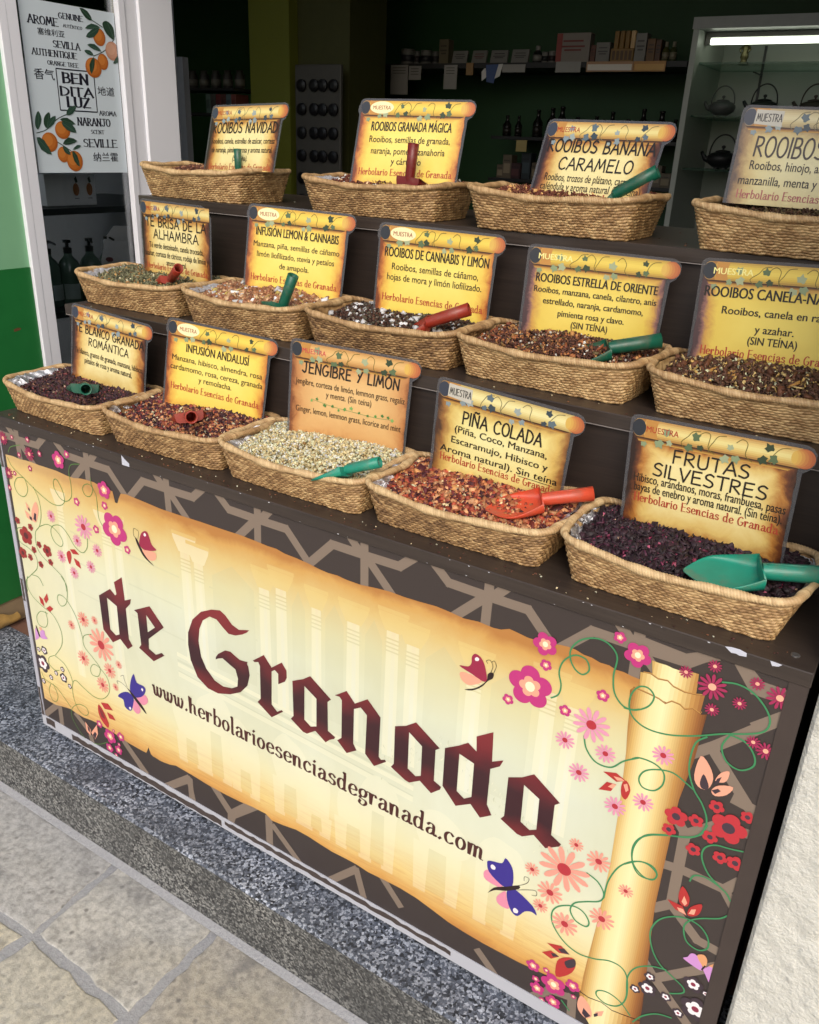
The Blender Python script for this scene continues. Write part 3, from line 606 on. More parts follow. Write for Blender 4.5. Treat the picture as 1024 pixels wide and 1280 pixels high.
# ------------------------------------------------------------------ ground: paving slabs, granite step, shop floor
def make_ground():
    st = NT('paving_stone')
    v = st.coord()
    tone = st.attr('Col')
    n = st.noise(v, 9, 8, .62, .4)
    n2 = st.noise(v, 70, 5, .6)
    n3 = st.noise(st.coord((1, 1, 1), loc=(3, 1, 0)), 3.2, 4, .6, .8)
    col = st.mix(st.math('MULTIPLY', n, .9), tone, (.44, .42, .38))
    col = st.mix(st.ramp(n3, [(.48, (0, 0, 0)), (.66, (.35, .35, .35))]), col, (.36, .30, .18))
    col = st.mix(st.ramp(n2, [(.35, (.5, .5, .5)), (.6, (0, 0, 0))]), col, (.12, .115, .105))
    vo = st.n('TexVoronoi')
    vo.inputs['Scale'].default_value = 24
    st.l(v, vo.inputs['Vector'])
    col = st.mix(st.ramp(vo.outputs['Distance'], [(.0, (.85, .85, .85)), (.10, (.5, .5, .5)), (.16, (0, 0, 0))]), col, (.13, .12, .11))
    grit = st.noise(v, 420, 3, .7)
    col = st.mix(st.ramp(grit, [(.30, (.55, .55, .55)), (.46, (0, 0, 0))]), col, (.10, .098, .09))
    col = st.mix(st.ramp(grit, [(.60, (0, 0, 0)), (.74, (.5, .5, .5))]), col, (.62, .61, .58))
    stain = st.noise(st.coord((1, 1, 1), loc=(5, 2, 0)), 6.5, 6, .65, 1.2)
    col = st.mix(st.ramp(stain, [(.50, (0, 0, 0)), (.68, (.6, .6, .6))]), col, (.16, .155, .15))
    crack = st.n('TexVoronoi', feature='DISTANCE_TO_EDGE')
    crack.inputs['Scale'].default_value = 5.5
    wob = st.n('VectorMath', operation='ADD')
    st.l(v, wob.inputs[0])
    nn = st.n('TexNoise')
    nn.inputs['Scale'].default_value = 14
    nn.inputs['Detail'].default_value = 5
    st.l(v, nn.inputs['Vector'])
    sc_ = st.n('VectorMath', operation='SCALE')
    sc_.inputs['Scale'].default_value = .09
    st.l(nn.outputs['Color'], sc_.inputs[0])
    st.l(sc_.outputs[0], wob.inputs[1])
    st.l(wob.outputs[0], crack.inputs['Vector'])
    ck = st.ramp(crack.outputs['Distance'], [(.0, (1, 1, 1)), (.012, (.3, .3, .3)), (.022, (0, 0, 0))])
    col = st.mix(st.math('MULTIPLY', ck, .22), col, (.52, .51, .48))
    st.set(Base_Color=col, Roughness=.6)
    hgt = st.math('ADD', st.math('ADD', n, st.math('MULTIPLY', n2, .3)), st.math('MULTIPLY', grit, .18))
    st.bump(hgt, .8, .007)
    mo = NT('mortar')
    v = mo.coord()
    n = mo.noise(v, 160, 4, .7)
    mo.set(Base_Color=mo.mix(n, (.22, .22, .225), (.50, .50, .50)), Roughness=.85)
    mo.bump(n, .9, .004)
    mb = MB()
    mb.add([(-30, -30, -.172), (30, -30, -.172), (30, .02, -.172), (-30, .02, -.172)], [(0, 1, 2, 3)], (.2, .2, .2), 1)

    def slab(pts, tone):
        # rounded stone: a slightly irregular outline, a soft edge and a domed top
        n = len(pts)
        cx, cy = sum(p[0] for p in pts) / n, sum(p[1] for p in pts) / n
        ring = []
        for i in range(n):
            a, b = pts[i], pts[(i + 1) % n]
            for k in range(9):
                t = k / 9
                x, y = a[0] + (b[0] - a[0]) * t, a[1] + (b[1] - a[1]) * t
                j = .0042 if k else .0015
                ring.append((x + random.uniform(-j, j), y + random.uniform(-j, j)))
        m = len(ring)
        vs, fs = [], []
        for (ins, z) in ((0, -.1750), (.0012, -.1704), (.004, -.1692), (.012, -.1688)):
            for x, y in ring:
                l = math.hypot(x - cx, y - cy)
                vs.append((x - (x - cx) / l * ins, y - (y - cy) / l * ins, z))
        for L in range(3):
            for i in range(m):
                j = (i + 1) % m
                fs.append((L * m + i, L * m + j, L * m + m + j, L * m + m + i))
        fs.append(tuple(3 * m + i for i in range(m)))
        mb.add(vs, fs, tone, 0)
    G = [(.70, .675, .60), (.56, .55, .525), (.70, .645, .49), (.56, .51, .42), (.62, .61, .57), (.70, .63, .45)]
    slab([(-.105, -.106), (.362, -.104), (.378, -.326), (-.122, -.344)], G[1])
    slab([(.382, -.103), (.680, -.105), (.683, -.332), (.392, -.318)], G[0])
    slab([(.392, -.336), (.678, -.352), (.672, -.66), (.36, -.64)], G[2])
    slab([(.700, -.105), (1.12, -.106), (1.13, -.40), (.725, -.392), (.708, -.33)], G[3])
    slab([(.02, -.362), (.366, -.342), (.334, -.66), (.0, -.68)], G[5])
    slab([(-.52, -.106), (-.122, -.106), (-.145, -.36), (-.53, -.36)], G[2])
    slab([(.702, -.42), (1.10, -.425), (1.08, -.70), (.698, -.69)], G[4])
    slab([(1.15, -.112), (1.55, -.112), (1.54, -.42), (1.16, -.41)], G[0])
    x = -4.0
    for row in range(14):
        y1 = -.70 - row * .36
        x = -4.2 + random.uniform(0, .3)
        while x < 5:
            w = random.uniform(.34, .55)
            slab([(x + .02, y1 - .34 + .02), (x + w - .01, y1 - .34), (x + w, y1 - .01), (x + .01, y1)], random.choice(G))
            x += w + .015
    for sx, ex in ((-4.0, -.56), (1.58, 5.0)):
        x = sx
        while x < ex - .2:
            w = min(random.uniform(.34, .5), ex - x)
            slab([(x + .01, -.40), (x + w - .015, -.40), (x + w - .02, -.115), (x + .01, -.115)], random.choice(G))
            slab([(x + .01, -.69), (x + w - .015, -.69), (x + w - .02, -.42), (x + .01, -.42)], random.choice(G))
            x += w
    o = mb.build('pavement', [st.m, mo.m])
    struct(o)
    # granite step
    mb = MB()
    b = .006
    X0, X1 = -30, 30
    mb.add([(X0, .235, -.010), (X1, .235, -.010), (X1, -.095 + b, -.010), (X0, -.095 + b, -.010),
            (X1, -.095, -.010 - b * .8), (X0, -.095, -.010 - b * .8)],
           [(3, 2, 1, 0), (5, 4, 2, 3)], (1, 1, 1), 0)
    mb.add([(X0, -.095, -.0148), (X1, -.095, -.0148), (X1, -.095, -.20), (X0, -.095, -.20)], [(3, 2, 1, 0)], (1, 1, 1), 1)
    mb.add([(X0, -.0955, -.160), (X1, -.0955, -.160), (X1, -.112, -.1665), (X0, -.112, -.1665)], [(3, 2, 1, 0)], (1, 1, 1), 2)
    struct(mb.build('granite_step', [M_GRANITE, M_GRANITE_F, mo.m]))
    ti = NT('terracotta_tile')
    br = ti.n('TexBrick')
    br.offset = 0
    br.inputs['Scale'].default_value = 1
    br.inputs['Brick Width'].default_value = .33
    br.inputs['Row Height'].default_value = .33
    br.inputs['Mortar Size'].default_value = .004
    br.inputs['Color1'].default_value = (.20, .105, .075, 1)
    br.inputs['Color2'].default_value = (.17, .085, .06, 1)
    br.inputs['Mortar'].default_value = (.10, .08, .07, 1)
    ti.l(ti.coord(), br.inputs['Vector'])
    ti.set(Base_Color=br.outputs[0], Roughness=.45)
    mb = MB()
    mb.add([(-3.2, .235, -.013), (3.2, .235, -.013), (3.2, 3.4, -.013), (-3.2, 3.4, -.013)], [(0, 1, 2, 3)])
    struct(mb.build('shop_floor', ti.m))


make_ground()

# ------------------------------------------------------------------ the display counter
E_ = 1e-4      # artwork units are tenths of a millimetre


def uv(flat):
    return [(flat[i] * E_, flat[i + 1] * E_) for i in range(0, len(flat), 2)]


def make_counter():
    t = thing('display_counter', 'dark brown stepped display counter with a scroll-printed front panel, standing on the granite step',
              'counter')
    W, H = 1.654, .80
    mb = MB()
    mb.box(.004, .006, -.004, W - .002, .84, .798)
    mb.build('cabinet', M_DARKSIDE, t)
    # shelf boards, lowest first, and the upright boards between them
    mb = MB()
    mb.box(0, -.004, .8005, W + .001, .216, .822, bev=.0012)
    o = mb.build('shelf_board', M_TOP, t)
    # chips where the dark film has broken away from the front edge
    for i, c in enumerate(ART['chips']):
        cm = MB()
        cm.poly(uv(c), .0046, lin('c9cbd6'))
        cm.build('edge_chip', INK, o)
    for k in range(30):
        x = random.uniform(.02, 1.64)
        z = random.choice([.8205, .8206, .8035])
        r = random.uniform(.0006, .0017)
        cm = MB()
        cm.poly([(x + r * random.uniform(.7, 1.8) * math.cos(a), z + .6 * r * math.sin(a)) for a in (0, .9, 2, 3, 4, 5.2)], .0046 + k * 1e-5, lin('c8c8cc'))
        cm.build('edge_chip', INK, o)
    mb = MB()
    mb.box(0, .208, 1.007, W, .452, 1.029, bev=.0012)
    mb.build('shelf_board', M_TOP, t)
    mb = MB()
    mb.box(0, .444, 1.232, W, .86, 1.254, bev=.0012)
    mb.build('shelf_board', M_TOP, t)
    # pale glue line under the two upper boards
    for y, z in ((.208, 1.0066), (.444, 1.2316)):
        mb = MB()
        mb.box(.001, y + .0008, z - .0012, W - .001, y + .004, z + .0003, lin('8d8580'))
        mb.build('edge_band', INK, t)
    mb = MB()
    mb.box(.002, .2165, .8222, W - .002, .232, 1.0068)
    mb.build('riser_board', M_RISER, t)
    mb = MB()
    mb.box(.002, .4525, 1.0292, W - .002, .468, 1.2318)
    mb.build('riser_board', M_RISER, t)
    # screw head on the lowest board
    mb = MB()
    mb.lathe([(.0058, 0), (.0058, .0009), (.0045, .0015), (.0018, .0011)], 16, (.25, .24, .23), (1.628, .028, .822))
    mb.build('screw', simple('screw_steel', (.28, .27, .26), .35, metal=.8), t)

    # ---- front panel and everything printed on it
    mb = MB()
    mb.box(0, 0, .030, W, .0058, .8003, lin('3f3632'))
    panel = mb.build('front_panel', INK, t)
    D, TP = lin('3f3530'), lin('857566')
    mb = MB()

    def clip_rect(q):
        return [(min(max(p[0], .011), 1.634), min(max(p[1], .029), .7998)) for p in q]
    # strap-work pattern, the repeating row at the top then the rows at base and side
    k = 0
    x0, per = .9838, .4560

    def strap(pts, d, w=.0160):
        # clip each straight strap to the panel
        for a, b in zip(pts[:-1], pts[1:]):
            a, b = list(a), list(b)
            ln = math.hypot(b[0] - a[0], b[1] - a[1])
            if ln < 1e-6:
                continue
            ex = w * .30 / ln
            a2 = [a[0] - (b[0] - a[0]) * ex, a[1] - (b[1] - a[1]) * ex]
            b2 = [b[0] + (b[0] - a[0]) * ex, b[1] + (b[1] - a[1]) * ex]
            ux, uy = (b[0] - a[0]) / ln, (b[1] - a[1]) / ln
            nx, ny = -uy * w / 2, ux * w / 2
            quad = [(a2[0] + nx, a2[1] + ny), (a2[0] - nx, a2[1] - ny), (b2[0] - nx, b2[1] - ny), (b2[0] + nx, b2[1] + ny)]
            for lim, ax, sgn in ((.7996, 1, 1), (.0305, 1, -1), (.0125, 0, -1), (1.6305, 0, 1)):
                out = []
                for i in range(len(quad)):
                    p, q = quad[i], quad[(i + 1) % len(quad)]
                    ip, iq = sgn * p[ax] <= sgn * lim, sgn * q[ax] <= sgn * lim
                    if ip:
                        out.append(p)
                    if ip != iq:
                        tt = (lim - p[ax]) / (q[ax] - p[ax])
                        out.append((p[0] + (q[0] - p[0]) * tt, p[1] + (q[1] - p[1]) * tt))
                quad = out
                if len(quad) < 3:
                    break
            if len(quad) >= 3:
                nonlocal_k[0] += 1
                mb.poly(quad, d + nonlocal_k[0] * 6e-6, TP)
    nonlocal_k = [0]
    unit = [uv(q) for q in ART['band_unit']]
    for n in range(-3, 3):
        for mir in (0, 1):
            for q in unit:
                pts = [((2 * (x0 + .114) - p[0]) if mir else p[0], p[1]) for p in q]
                pts = [(p[0] + n * per, p[1]) for p in pts]
                strap(pts, .0003)
    for q in ART['band_base'] + ART['band_side']:
        strap(uv(q), .0003)
    mb.build('strapwork_print', INK, panel).scale.y = .22

    # ---- parchment sheet
    pm = NT('parchment_print')
    v = pm.coord()
    sx = pm.n('SeparateXYZ')
    pm.l(v, sx.inputs[0])
    nz = pm.noise(pm.coord((1, 1, 1)), 9, 6, .65, .5)
    nb = pm.noise(pm.coord((1, 1, .45)), 4.5, 5, .6, .4)
    jit = pm.math('MULTIPLY', pm.math('SUBTRACT', nz, .5), .05)
    e_top = pm.math('SUBTRACT', pm.math('SUBTRACT', .722, sx.outputs[2]), jit)
    e_bot = pm.math('ADD', pm.math('SUBTRACT', sx.outputs[2], .085), jit)
    # upper ochre band grows towards the right-hand side
    ctop = pm.ramp(pm.math('MULTIPLY', e_top, 4.0), [(.0, lin('b97f40')), (.06, lin('d2a258')), (.20, lin('dcc07c')), (.45, lin('e0d8a6')), (.8, lin('e0e3c6')), (1, lin('dbe0cb'))])
    cbot = pm.ramp(pm.math('MULTIPLY', e_bot, 4.0), [(.0, lin('c0823f')), (.09, lin('dba657')), (.26, lin('e8cc84')), (.55, lin('e8e0b0')), (1, lin('e2e4c8'))])
    mixv = pm.math('MULTIPLY', pm.math('SUBTRACT', sx.outputs[2], .22), 3.4, True)
    col = pm.mix(mixv, cbot, ctop)
    left = pm.ramp(sx.outputs[0], [(.05, (.75, .75, .75)), (.34, (.15, .15, .15)), (.55, (0, 0, 0))])
    col = pm.mix(left, col, pm.mix(.55, col, lin('f3e2a0')))
    patch = pm.ramp(nb, [(.40, (0, 0, 0)), (.60, (.5, .5, .5))])
    midm = pm.ramp(sx.outputs[2], [(.18, (0, 0, 0)), (.34, (1, 1, 1)), (.56, (1, 1, 1)), (.68, (0, 0, 0))])
    col = pm.mix(pm.math('MULTIPLY', patch, midm), col, lin('cfd0ae'))
    streak = pm.noise(pm.coord((4, 1, 70), loc=(.3, 0, .7)), 2.0, 4, .6, 1.5)
    low = pm.ramp(sx.outputs[2], [(.09, (1, 1, 1)), (.22, (0, 0, 0))])
    col = pm.mix(pm.math('MULTIPLY', pm.ramp(streak, [(.45, (0, 0, 0)), (.7, (.7, .7, .7))]), low), col, lin('c98f4f'))
    pm.set(Base_Color=col, Roughness=.42)
    pm.b.inputs['Coat Weight'].default_value = .2
    pm.bump(pm.noise(pm.coord((1, 1, 1)), 7, 3), .12, .01)
    mb = MB()
    top, base = uv(ART['sheet_top']), uv(ART['sheet_base'])
    rough = []
    for a, b in zip(base[:-1], base[1:]):
        rough.append(a)
        rough.append(((a[0] + b[0]) / 2 + random.uniform(-.002, .002), (a[1] + b[1]) / 2 + random.uniform(-.0025, .0025)))
    tops = []
    for a, b in zip(top[:-1], top[1:]):
        tops.append(a)
        tops.append(((a[0] + b[0]) / 2, (a[1] + b[1]) / 2 + random.uniform(-.0025, .0025)))
    tops.append(top[-1])
    mb.poly(tops + [(1.452, .69), (1.462, .5), (1.462, .3), (1.452, .12)] + rough + [base[-1]], .0015, (1, 1, 1))
    sheet = mb.build('parchment_print', pm.m, panel)
    sheet.scale.y = .22

    # ---- faded courtyard photograph on the parchment: pale colonnade, fountain rim, shrubs
    class gm:        # the parchment ink again, tinted by the faded photograph
        m = pm.m.copy()
    gm.m.name = 'faded_print'
    nt = gm.m.node_tree
    bs = nt.nodes['Principled BSDF']
    src = bs.inputs['Base Color'].links[0].from_socket
    ca, aa = nt.nodes.new('ShaderNodeAttribute'), nt.nodes.new('ShaderNodeAttribute')
    ca.attribute_name, aa.attribute_name = 'Col', 'Alpha'
    mxn = nt.nodes.new('ShaderNodeMix')
    mxn.data_type = 'RGBA'
    nt.links.new(aa.outputs['Fac'], mxn.inputs[0])
    nt.links.new(src, mxn.inputs[6])
    nt.links.new(ca.outputs[0], mxn.inputs[7])
    nt.links.new(mxn.outputs[2], bs.inputs['Base Color'])
    mb = MB()
    al = []

    def ghost(loop, d, c, a):
        n0 = len(mb.f)
        mb.poly(loop, d, c)
        al.extend([min(.8, a * (.62 if c == SHADE else .95))] * (len(mb.f) - n0))
    SHADE = None
    PALE, SHADE, OCH = lin('f4f1d2'), lin('b9bd9c'), lin('e6cf86')
    # wall between the columns and its masonry joints
    cols = [(.19, .012), (.335, .016), (.37, .012), (.565, .015), (.60, .014), (.765, .014), (.805, .014), (.885, .012), (.965, .015), (1.045, .014), (1.085, .014), (1.20, .015), (1.325, .014), (1.365, .013)]
    d = .0017
    for i, (x, w) in enumerate(cols):
        cx = OCH if x > .7 else PALE
        d = .0017 + i * 2.2e-5
        zt = .655 - (.012 if i % 3 else 0)
        zb = .40 if x > .35 else .22
        ghost([(x - w, zb), (x + w, zb), (x + w * .85, zt), (x - w * .85, zt)], d, PALE, .38 if x < .7 else .42)
        ghost([(x - w * .15, zb), (x + w * .45, zb), (x + w * .4, zt), (x - w * .15, zt)], d + 6e-5, (1, .98, .86), .25)
        for q in range(4):
            zz = zt - .016 - q * .008
            ghost([(x - w * 1.05, zz), (x + w * 1.05, zz), (x + w * 1.05, zz + .003), (x - w * 1.05, zz + .003)], d + 9e-5, SHADE, .22)
        ghost([(x - w * 1.1, zt), (x + w * 1.1, zt), (x + w * 2.0, zt + .026), (x + w * 2.1, zt + .034), (x - w * 2.1, zt + .034), (x - w * 2.0, zt + .026)], d + 3e-5, cx, .45)
        ghost([(x - w * 2.2, zt + .0345), (x + w * 2.2, zt + .0345), (x + w * 2.2, zt + .042), (x - w * 2.2, zt + .042)], d + 3e-5, OCH, .4)
    d = .0021
    for i, (a, b) in enumerate([(.215, .315), (.39, .545), (.625, .745)]):
        for q, zz in enumerate((.60, .53, .455)):
            ghost([(a, zz), (b, zz - .006), (b, zz - .002), (a, zz + .004)], d + 1.2e-4, SHADE, .32)
    for i, (a, b) in enumerate([(.635, .74), (.83, .86), (.905, .945), (.99, 1.025), (1.11, 1.175), (1.23, 1.30)]):
        ghost([(a, .42), (b, .42), (b, .63), ((a + b) / 2, .665), (a, .63)], d + 1.5e-4, SHADE, .26)
    # fountain rim crossing behind the lettering
    for q, (zz, w, c, a) in enumerate([(.405, .010, PALE, .5), (.392, .006, SHADE, .45), (.380, .010, PALE, .45), (.366, .004, SHADE, .5), (.355, .012, PALE, .35)]):
        ghost([(.52, zz), (1.10, zz - .03), (1.10, zz - .03 + w), (.52, zz + w)], d + 2e-4 + q * 2e-5, c, a)
    # carved animals round the basin: only soft pale masses
    for q, (x, z, a, b) in enumerate([(.62, .29, .05, .075), (.70, .235, .045, .085), (.82, .26, .05, .09), (.885, .215, .04, .08), (.975, .235, .05, .075), (1.03, .29, .045, .06), (.545, .24, .05, .08), (1.16, .27, .06, .06), (1.28, .29, .05, .05)]):
        ghost(smooth_loop([(x + a * math.cos(t) * random.uniform(.75, 1.15), z + b * math.sin(t) * random.uniform(.75, 1.15)) for t in [k * .7 for k in range(9)]], 3), d + 3.2e-4 + q * 1.5e-5, PALE, .30)
        for s in (-.6, .5):
            ghost([(x + a * s - .014, .13), (x + a * s + .012, .13), (x + a * s + .016, z - b * .4), (x + a * s - .018, z - b * .4)], d + 5e-4 + q * 1.5e-5, PALE, .26)
        ghost([(x - a * .4, .14), (x + a * .3, .14), (x + a * .25, z - b * .5), (x - a * .35, z - b * .5)], d + 6.6e-4 + q * 1.5e-5, SHADE, .25)
    # clipped shrubs, drawn as many small leaves
    for q in range(420):
        x = random.uniform(1.02, 1.40)
        z = .40 + .09 * math.exp(-((x - 1.17) / .10) ** 2) - abs(random.gauss(0, .03)) - .10 * max(0, x - 1.2)
        r = random.uniform(.003, .007)
        a = random.uniform(0, 3.1)
        ghost([(x, z), (x + r * math.cos(a) - r * .3 * math.sin(a), z + r * math.sin(a)), (x + 1.8 * r * math.cos(a), z + 1.8 * r * math.sin(a))], d + 8.2e-4 + q * 6e-7, random.choice([PALE, SHADE, PALE, lin('a9ad80')]), random.uniform(.2, .5))
    o = mb.build('courtyard_print', gm.m, panel)
    o.scale.y = .22
    at_ = o.data.attributes.new('Alpha', 'FLOAT', 'FACE')
    at_.data.foreach_set('value', al)

    # ---- rolled end of the scroll: a printed gold tube in three torn layers
    mb = MB()
    sc = [uv(q) for q in ART['scroll']]
    stops = [(0, '8a5426'), (.06, 'b07a3a'), (.16, 'd8b268'), (.30, 'f0e0a2'), (.46, 'f5ebb4'), (.62, 'e6cb86'), (.78, 'c18f4c'), (.90, '9a6230'), (1, '6e3f1e')]

    def tube_col(t):
        for (a, ca), (b, cb) in zip(stops[:-1], stops[1:]):
            if t <= b:
                k = (t - a) / (b - a)
                A, B = lin(ca), lin(cb)
                return tuple(A[i] + (B[i] - A[i]) * k for i in range(3))
        return lin(stops[-1][1])

    def strip_fill(loop, d, edge, n=26):
        """fill an outline with upright bands whose ink follows the printed tube"""
        zs = [p[1] for p in loop]
        z0, z1 = min(zs), max(zs)

        def cut(lp, f, keep):
            out = []
            for i in range(len(lp)):
                p, q = lp[i], lp[(i + 1) % len(lp)]
                a, b = f(p), f(q)
                if (a >= 0) == keep:
                    out.append(p)
                if (a >= 0) != (b >= 0):
                    t = a / (a - b)
                    out.append((p[0] + (q[0] - p[0]) * t, p[1] + (q[1] - p[1]) * t))
            return out
        for i in range(n):
            t0, t1 = i / n, (i + 1) / n
            fn = lambda p, t: p[0] - (edge(p[1])[0] + t * (edge(p[1])[1] - edge(p[1])[0]))
            lp = cut(cut(loop, lambda p: fn(p, t0), True) if i else loop, lambda p: fn(p, t1), False) if i < n - 1 else cut(loop, lambda p: fn(p, t0), True)
            if len(lp) > 2:
                mb.poly(lp, d, tube_col((t0 + t1) / 2))

    def edge_main(z):
        return (1.4395 + (1.4425 - 1.4395) * 0, 1.546)
    strip_fill(sc[0], .0028, lambda z: (1.452, 1.541), 18)
    strip_fill(sc[1], .0032, lambda z: (1.437, 1.549), 20)
    strip_fill(sc[2], .0036, edge_main, 34)
    for i, q in enumerate(ART['curl']):
        strip_fill([(p[0], max(p[1], .031)) for p in uv(q)], .0039 + i * .0002, edge_main, 16)
    # dark printed lines under each torn edge
    for lp, seg in ((sc[1], slice(0, 8)), (sc[2], slice(0, 11))):
        pts = lp[seg]
        for j, (c, w_) in enumerate((('8a5828', .0011), ('bd8c4a', .0017))):
            inner = [(min(max(p[0], lp[0][0] + .004), 1.538), p[1] + .0003 + j * .0012) for p in pts]
            mb.line(inner, w_, (.00350 if lp is sc[2] else .00310) - j * 3e-5, lin(c))
    mb.build('scroll_print', INK, panel).scale.y = .22

    # ---- vines, leaves, blossoms, butterflies
    mb = MB()
    for i, q in enumerate(ART['vines']):
        pts = smooth_line(uv(q), 6)
        xm = sum(p[0] for p in pts) / len(pts)
        mb.line(pts, .0025 if xm > 1.2 else .0015, .0046 + i * 1e-5, lin('3f8a58') if xm > 1.2 else lin('5f8a44'), .0049 + i * 1e-5)
    for i, (c, q) in enumerate(ART['leaves']):
        pts = uv(q)
        pts = [(min(p[0], 1.6295), p[1]) for p in pts]
        mb.poly(smooth_loop(pts, 3) if len(pts) > 4 else pts, .0054 + i * 6e-6, lin(c))
    for i, q in enumerate(ART['antennae']):
        mb.line(smooth_line(uv(q), 6), .0009, .0054, lin('3a3020'))
    pal = {'m': ('c2367c', 'eda98c', 'f7f0c8'), 'k': ('a83060', 'f0a8a0', 'f7e6c8'), 'r': ('9c2f2c', '5a2424', None), 'q': ('c0323a', '473540', None),
           'w': ('41333b', 'f2ecec', '8a2c44'), 'd': ('a62c57', 'f2b394', None), 'p': ('e59ab4', 'b8323c', None), 's': ('eda08c', 'b8323c', None)}
    nfl = 0
    for kind, X, Z, Rr in ART['flowers']:
        x, z, r = X * E_, Z * E_, Rr * E_
        nfl += 1
        d = .0062 + (nfl % 7) * 6e-5
        c0, c1, c2 = pal[kind]
        a0 = random.uniform(0, 6.28)
        lim = 1.6300
        cl = lambda pts: [(min(max(px, .0125), lim), max(pz, .031)) for px, pz in pts]
        if kind in 'dps':
            n = 12
            mb.poly(cl([(x + r * .26 * math.cos(a), z + r * .26 * math.sin(a)) for a in [k * .6283 for k in range(10)]]), d, lin(c0))
            for k in range(n):
                a = a0 + 2 * math.pi * k / n
                w = .112 * r
                pts = [(.22, -.5), (.55, -1), (.82, -1.05), (.97, -.5), (1.0, 0), (.97, .5), (.82, 1.05), (.55, 1), (.22, .5)]
                mb.poly(cl([(x + r * p * math.cos(a) - w * q * math.sin(a), z + r * p * math.sin(a) + w * q * math.cos(a)) for p, q in pts]), d + 2e-5 + k * 1e-6, lin(c0))
            mb.poly(cl([(x + r * .27 * math.cos(a), z + r * .27 * math.sin(a)) for a in [k * .3927 for k in range(16)]]), d + 5e-5, lin(c1))
        else:
            def five(R0, a1):
                out = []
                for k in range(70):
                    a = 2 * math.pi * k / 70
                    e = (a + math.pi / 5) % (2 * math.pi / 5) - math.pi / 5      # angle from the nearest petal axis
                    q = R0 * (.57 * math.cos(e) + math.sqrt(max(0, .43 ** 2 - (.57 * math.sin(e)) ** 2)))
                    out.append((x + q * math.cos(a + a1), z + q * math.sin(a + a1)))
                return cl(out)
            mb.poly(five(r, a0), d, lin(c0))
            if kind in 'mk':
                mb.poly(five(r * .50, a0 + .2), d + 2e-5, lin(c1))
                mb.poly(cl([(x + r * .22 * math.cos(a), z + r * .24 * math.sin(a)) for a in [k * .5236 for k in range(12)]]), d + 4e-5, lin(c2))
            elif kind == 'w':
                mb.poly(five(r * .62, a0 + .2), d + 2e-5, lin(c1))
                mb.poly(cl([(x + r * .24 * math.cos(a), z + r * .24 * math.sin(a)) for a in [k * .5236 for k in range(12)]]), d + 4e-5, lin(c2))
            else:
                mb.poly(cl([(x + r * .36 * math.cos(a), z + r * .36 * math.sin(a)) for a in [k * .5236 for k in range(12)]]), d + 2e-5, lin(c1))
    mb.build('floral_print', INK, panel).scale.y = .22

    # ---- the big lettering and the address line
    lm = NT('lettering_print')
    s3 = lm.n('SeparateXYZ')
    lm.l(lm.coord(), s3.inputs[0])
    wv = lm.noise(lm.coord((3, 3, 3)), 4, 2)
    zz = lm.math('ADD', s3.outputs[2], lm.math('MULTIPLY', lm.math('SUBTRACT', wv, .5), .09))
    lm.set(Base_Color=lm.ramp(zz, [(.30, lin('86292a')), (.365, lin('6c2226')), (.41, lin('3a1a20')), (.45, lin('3e1c22')), (.50, lin('77262b')), (.56, lin('872d30'))]), Roughness=.4)
    lm.b.inputs['Coat Weight'].default_value = .15
    mb = MB()
    for q in ART['letters']:
        mb.poly([uv(p) for p in q], .0052, (1, 1, 1))
    mb.build('gothic_lettering', lm.m, panel).scale.y = .22
    mb = MB()
    write(mb, 'www.herbolarioesenciasdegranada.com', .8405, .2745, .0400, lin('4a201c'), .0052, width=.812, w=.155, lower=True, nib=.30, slant=.03)
    mb.build('address_lettering', INK, panel).scale.y = .22

    # ---- edge strips of the panel
    mb = MB()
    mb.box(1.6305, -.0021, .0, W - .001, .0, .8003, lin('4d423c'))
    mb.build('edge_strip', M_BROWN, t)
    mb = MB()
    mb.box(0, -.0021, .0, 1.6303, .0, .0295, lin('bfc0c6'))
    base_strip = mb.build('edge_strip', INK, t)
    mb = MB()
    segs = [(.016, .05, .008, .028), (.115, .62, .004, .020), (.63, 1.20, .012, .024)]
    for a, b, z0, z1 in segs:
        n = int((b - a) / .012)
        lo = [(a + (b - a) * i / n, z0 + random.uniform(-.002, .002)) for i in range(n + 1)]
        hi = [(a + (b - a) * i / n, min(.0285, z1 + random.uniform(-.003, .002))) for i in range(n + 1)]
        mb.poly(lo + hi[::-1], .0024, lin('4d423c'))
    mb.build('film_remnant', INK, base_strip)
    mb = MB()
    mb.box(0, -.0019, .0297, .0115, .0, .80, lin('b4b5be'))
    ls = mb.build('edge_strip', INK, t)
    mb = MB()
    for a, b in ((.030, .115), (.36, .42), (.70, .795)):
        n = 8
        mb.poly([(.0006, a), (.0112, a)] + [(.0112 - random.uniform(0, .003), a + (b - a) * i / n) for i in range(1, n)] + [(.0112, b), (.0006, b)] + [(.0006 + random.uniform(0, .003), b - (b - a) * i / n) for i in range(1, n)], .0022, lin('4d423c'))
    mb.build('film_remnant', INK, ls)
    return t


counter = make_counter()
# ------------------------------------------------------------------ woven baskets
BH = .068      # rim height at the corners; the long sides sag between them


def sag(x, a):
    return .010 * max(0.0, 1 - abs(x / a) ** 2.2)


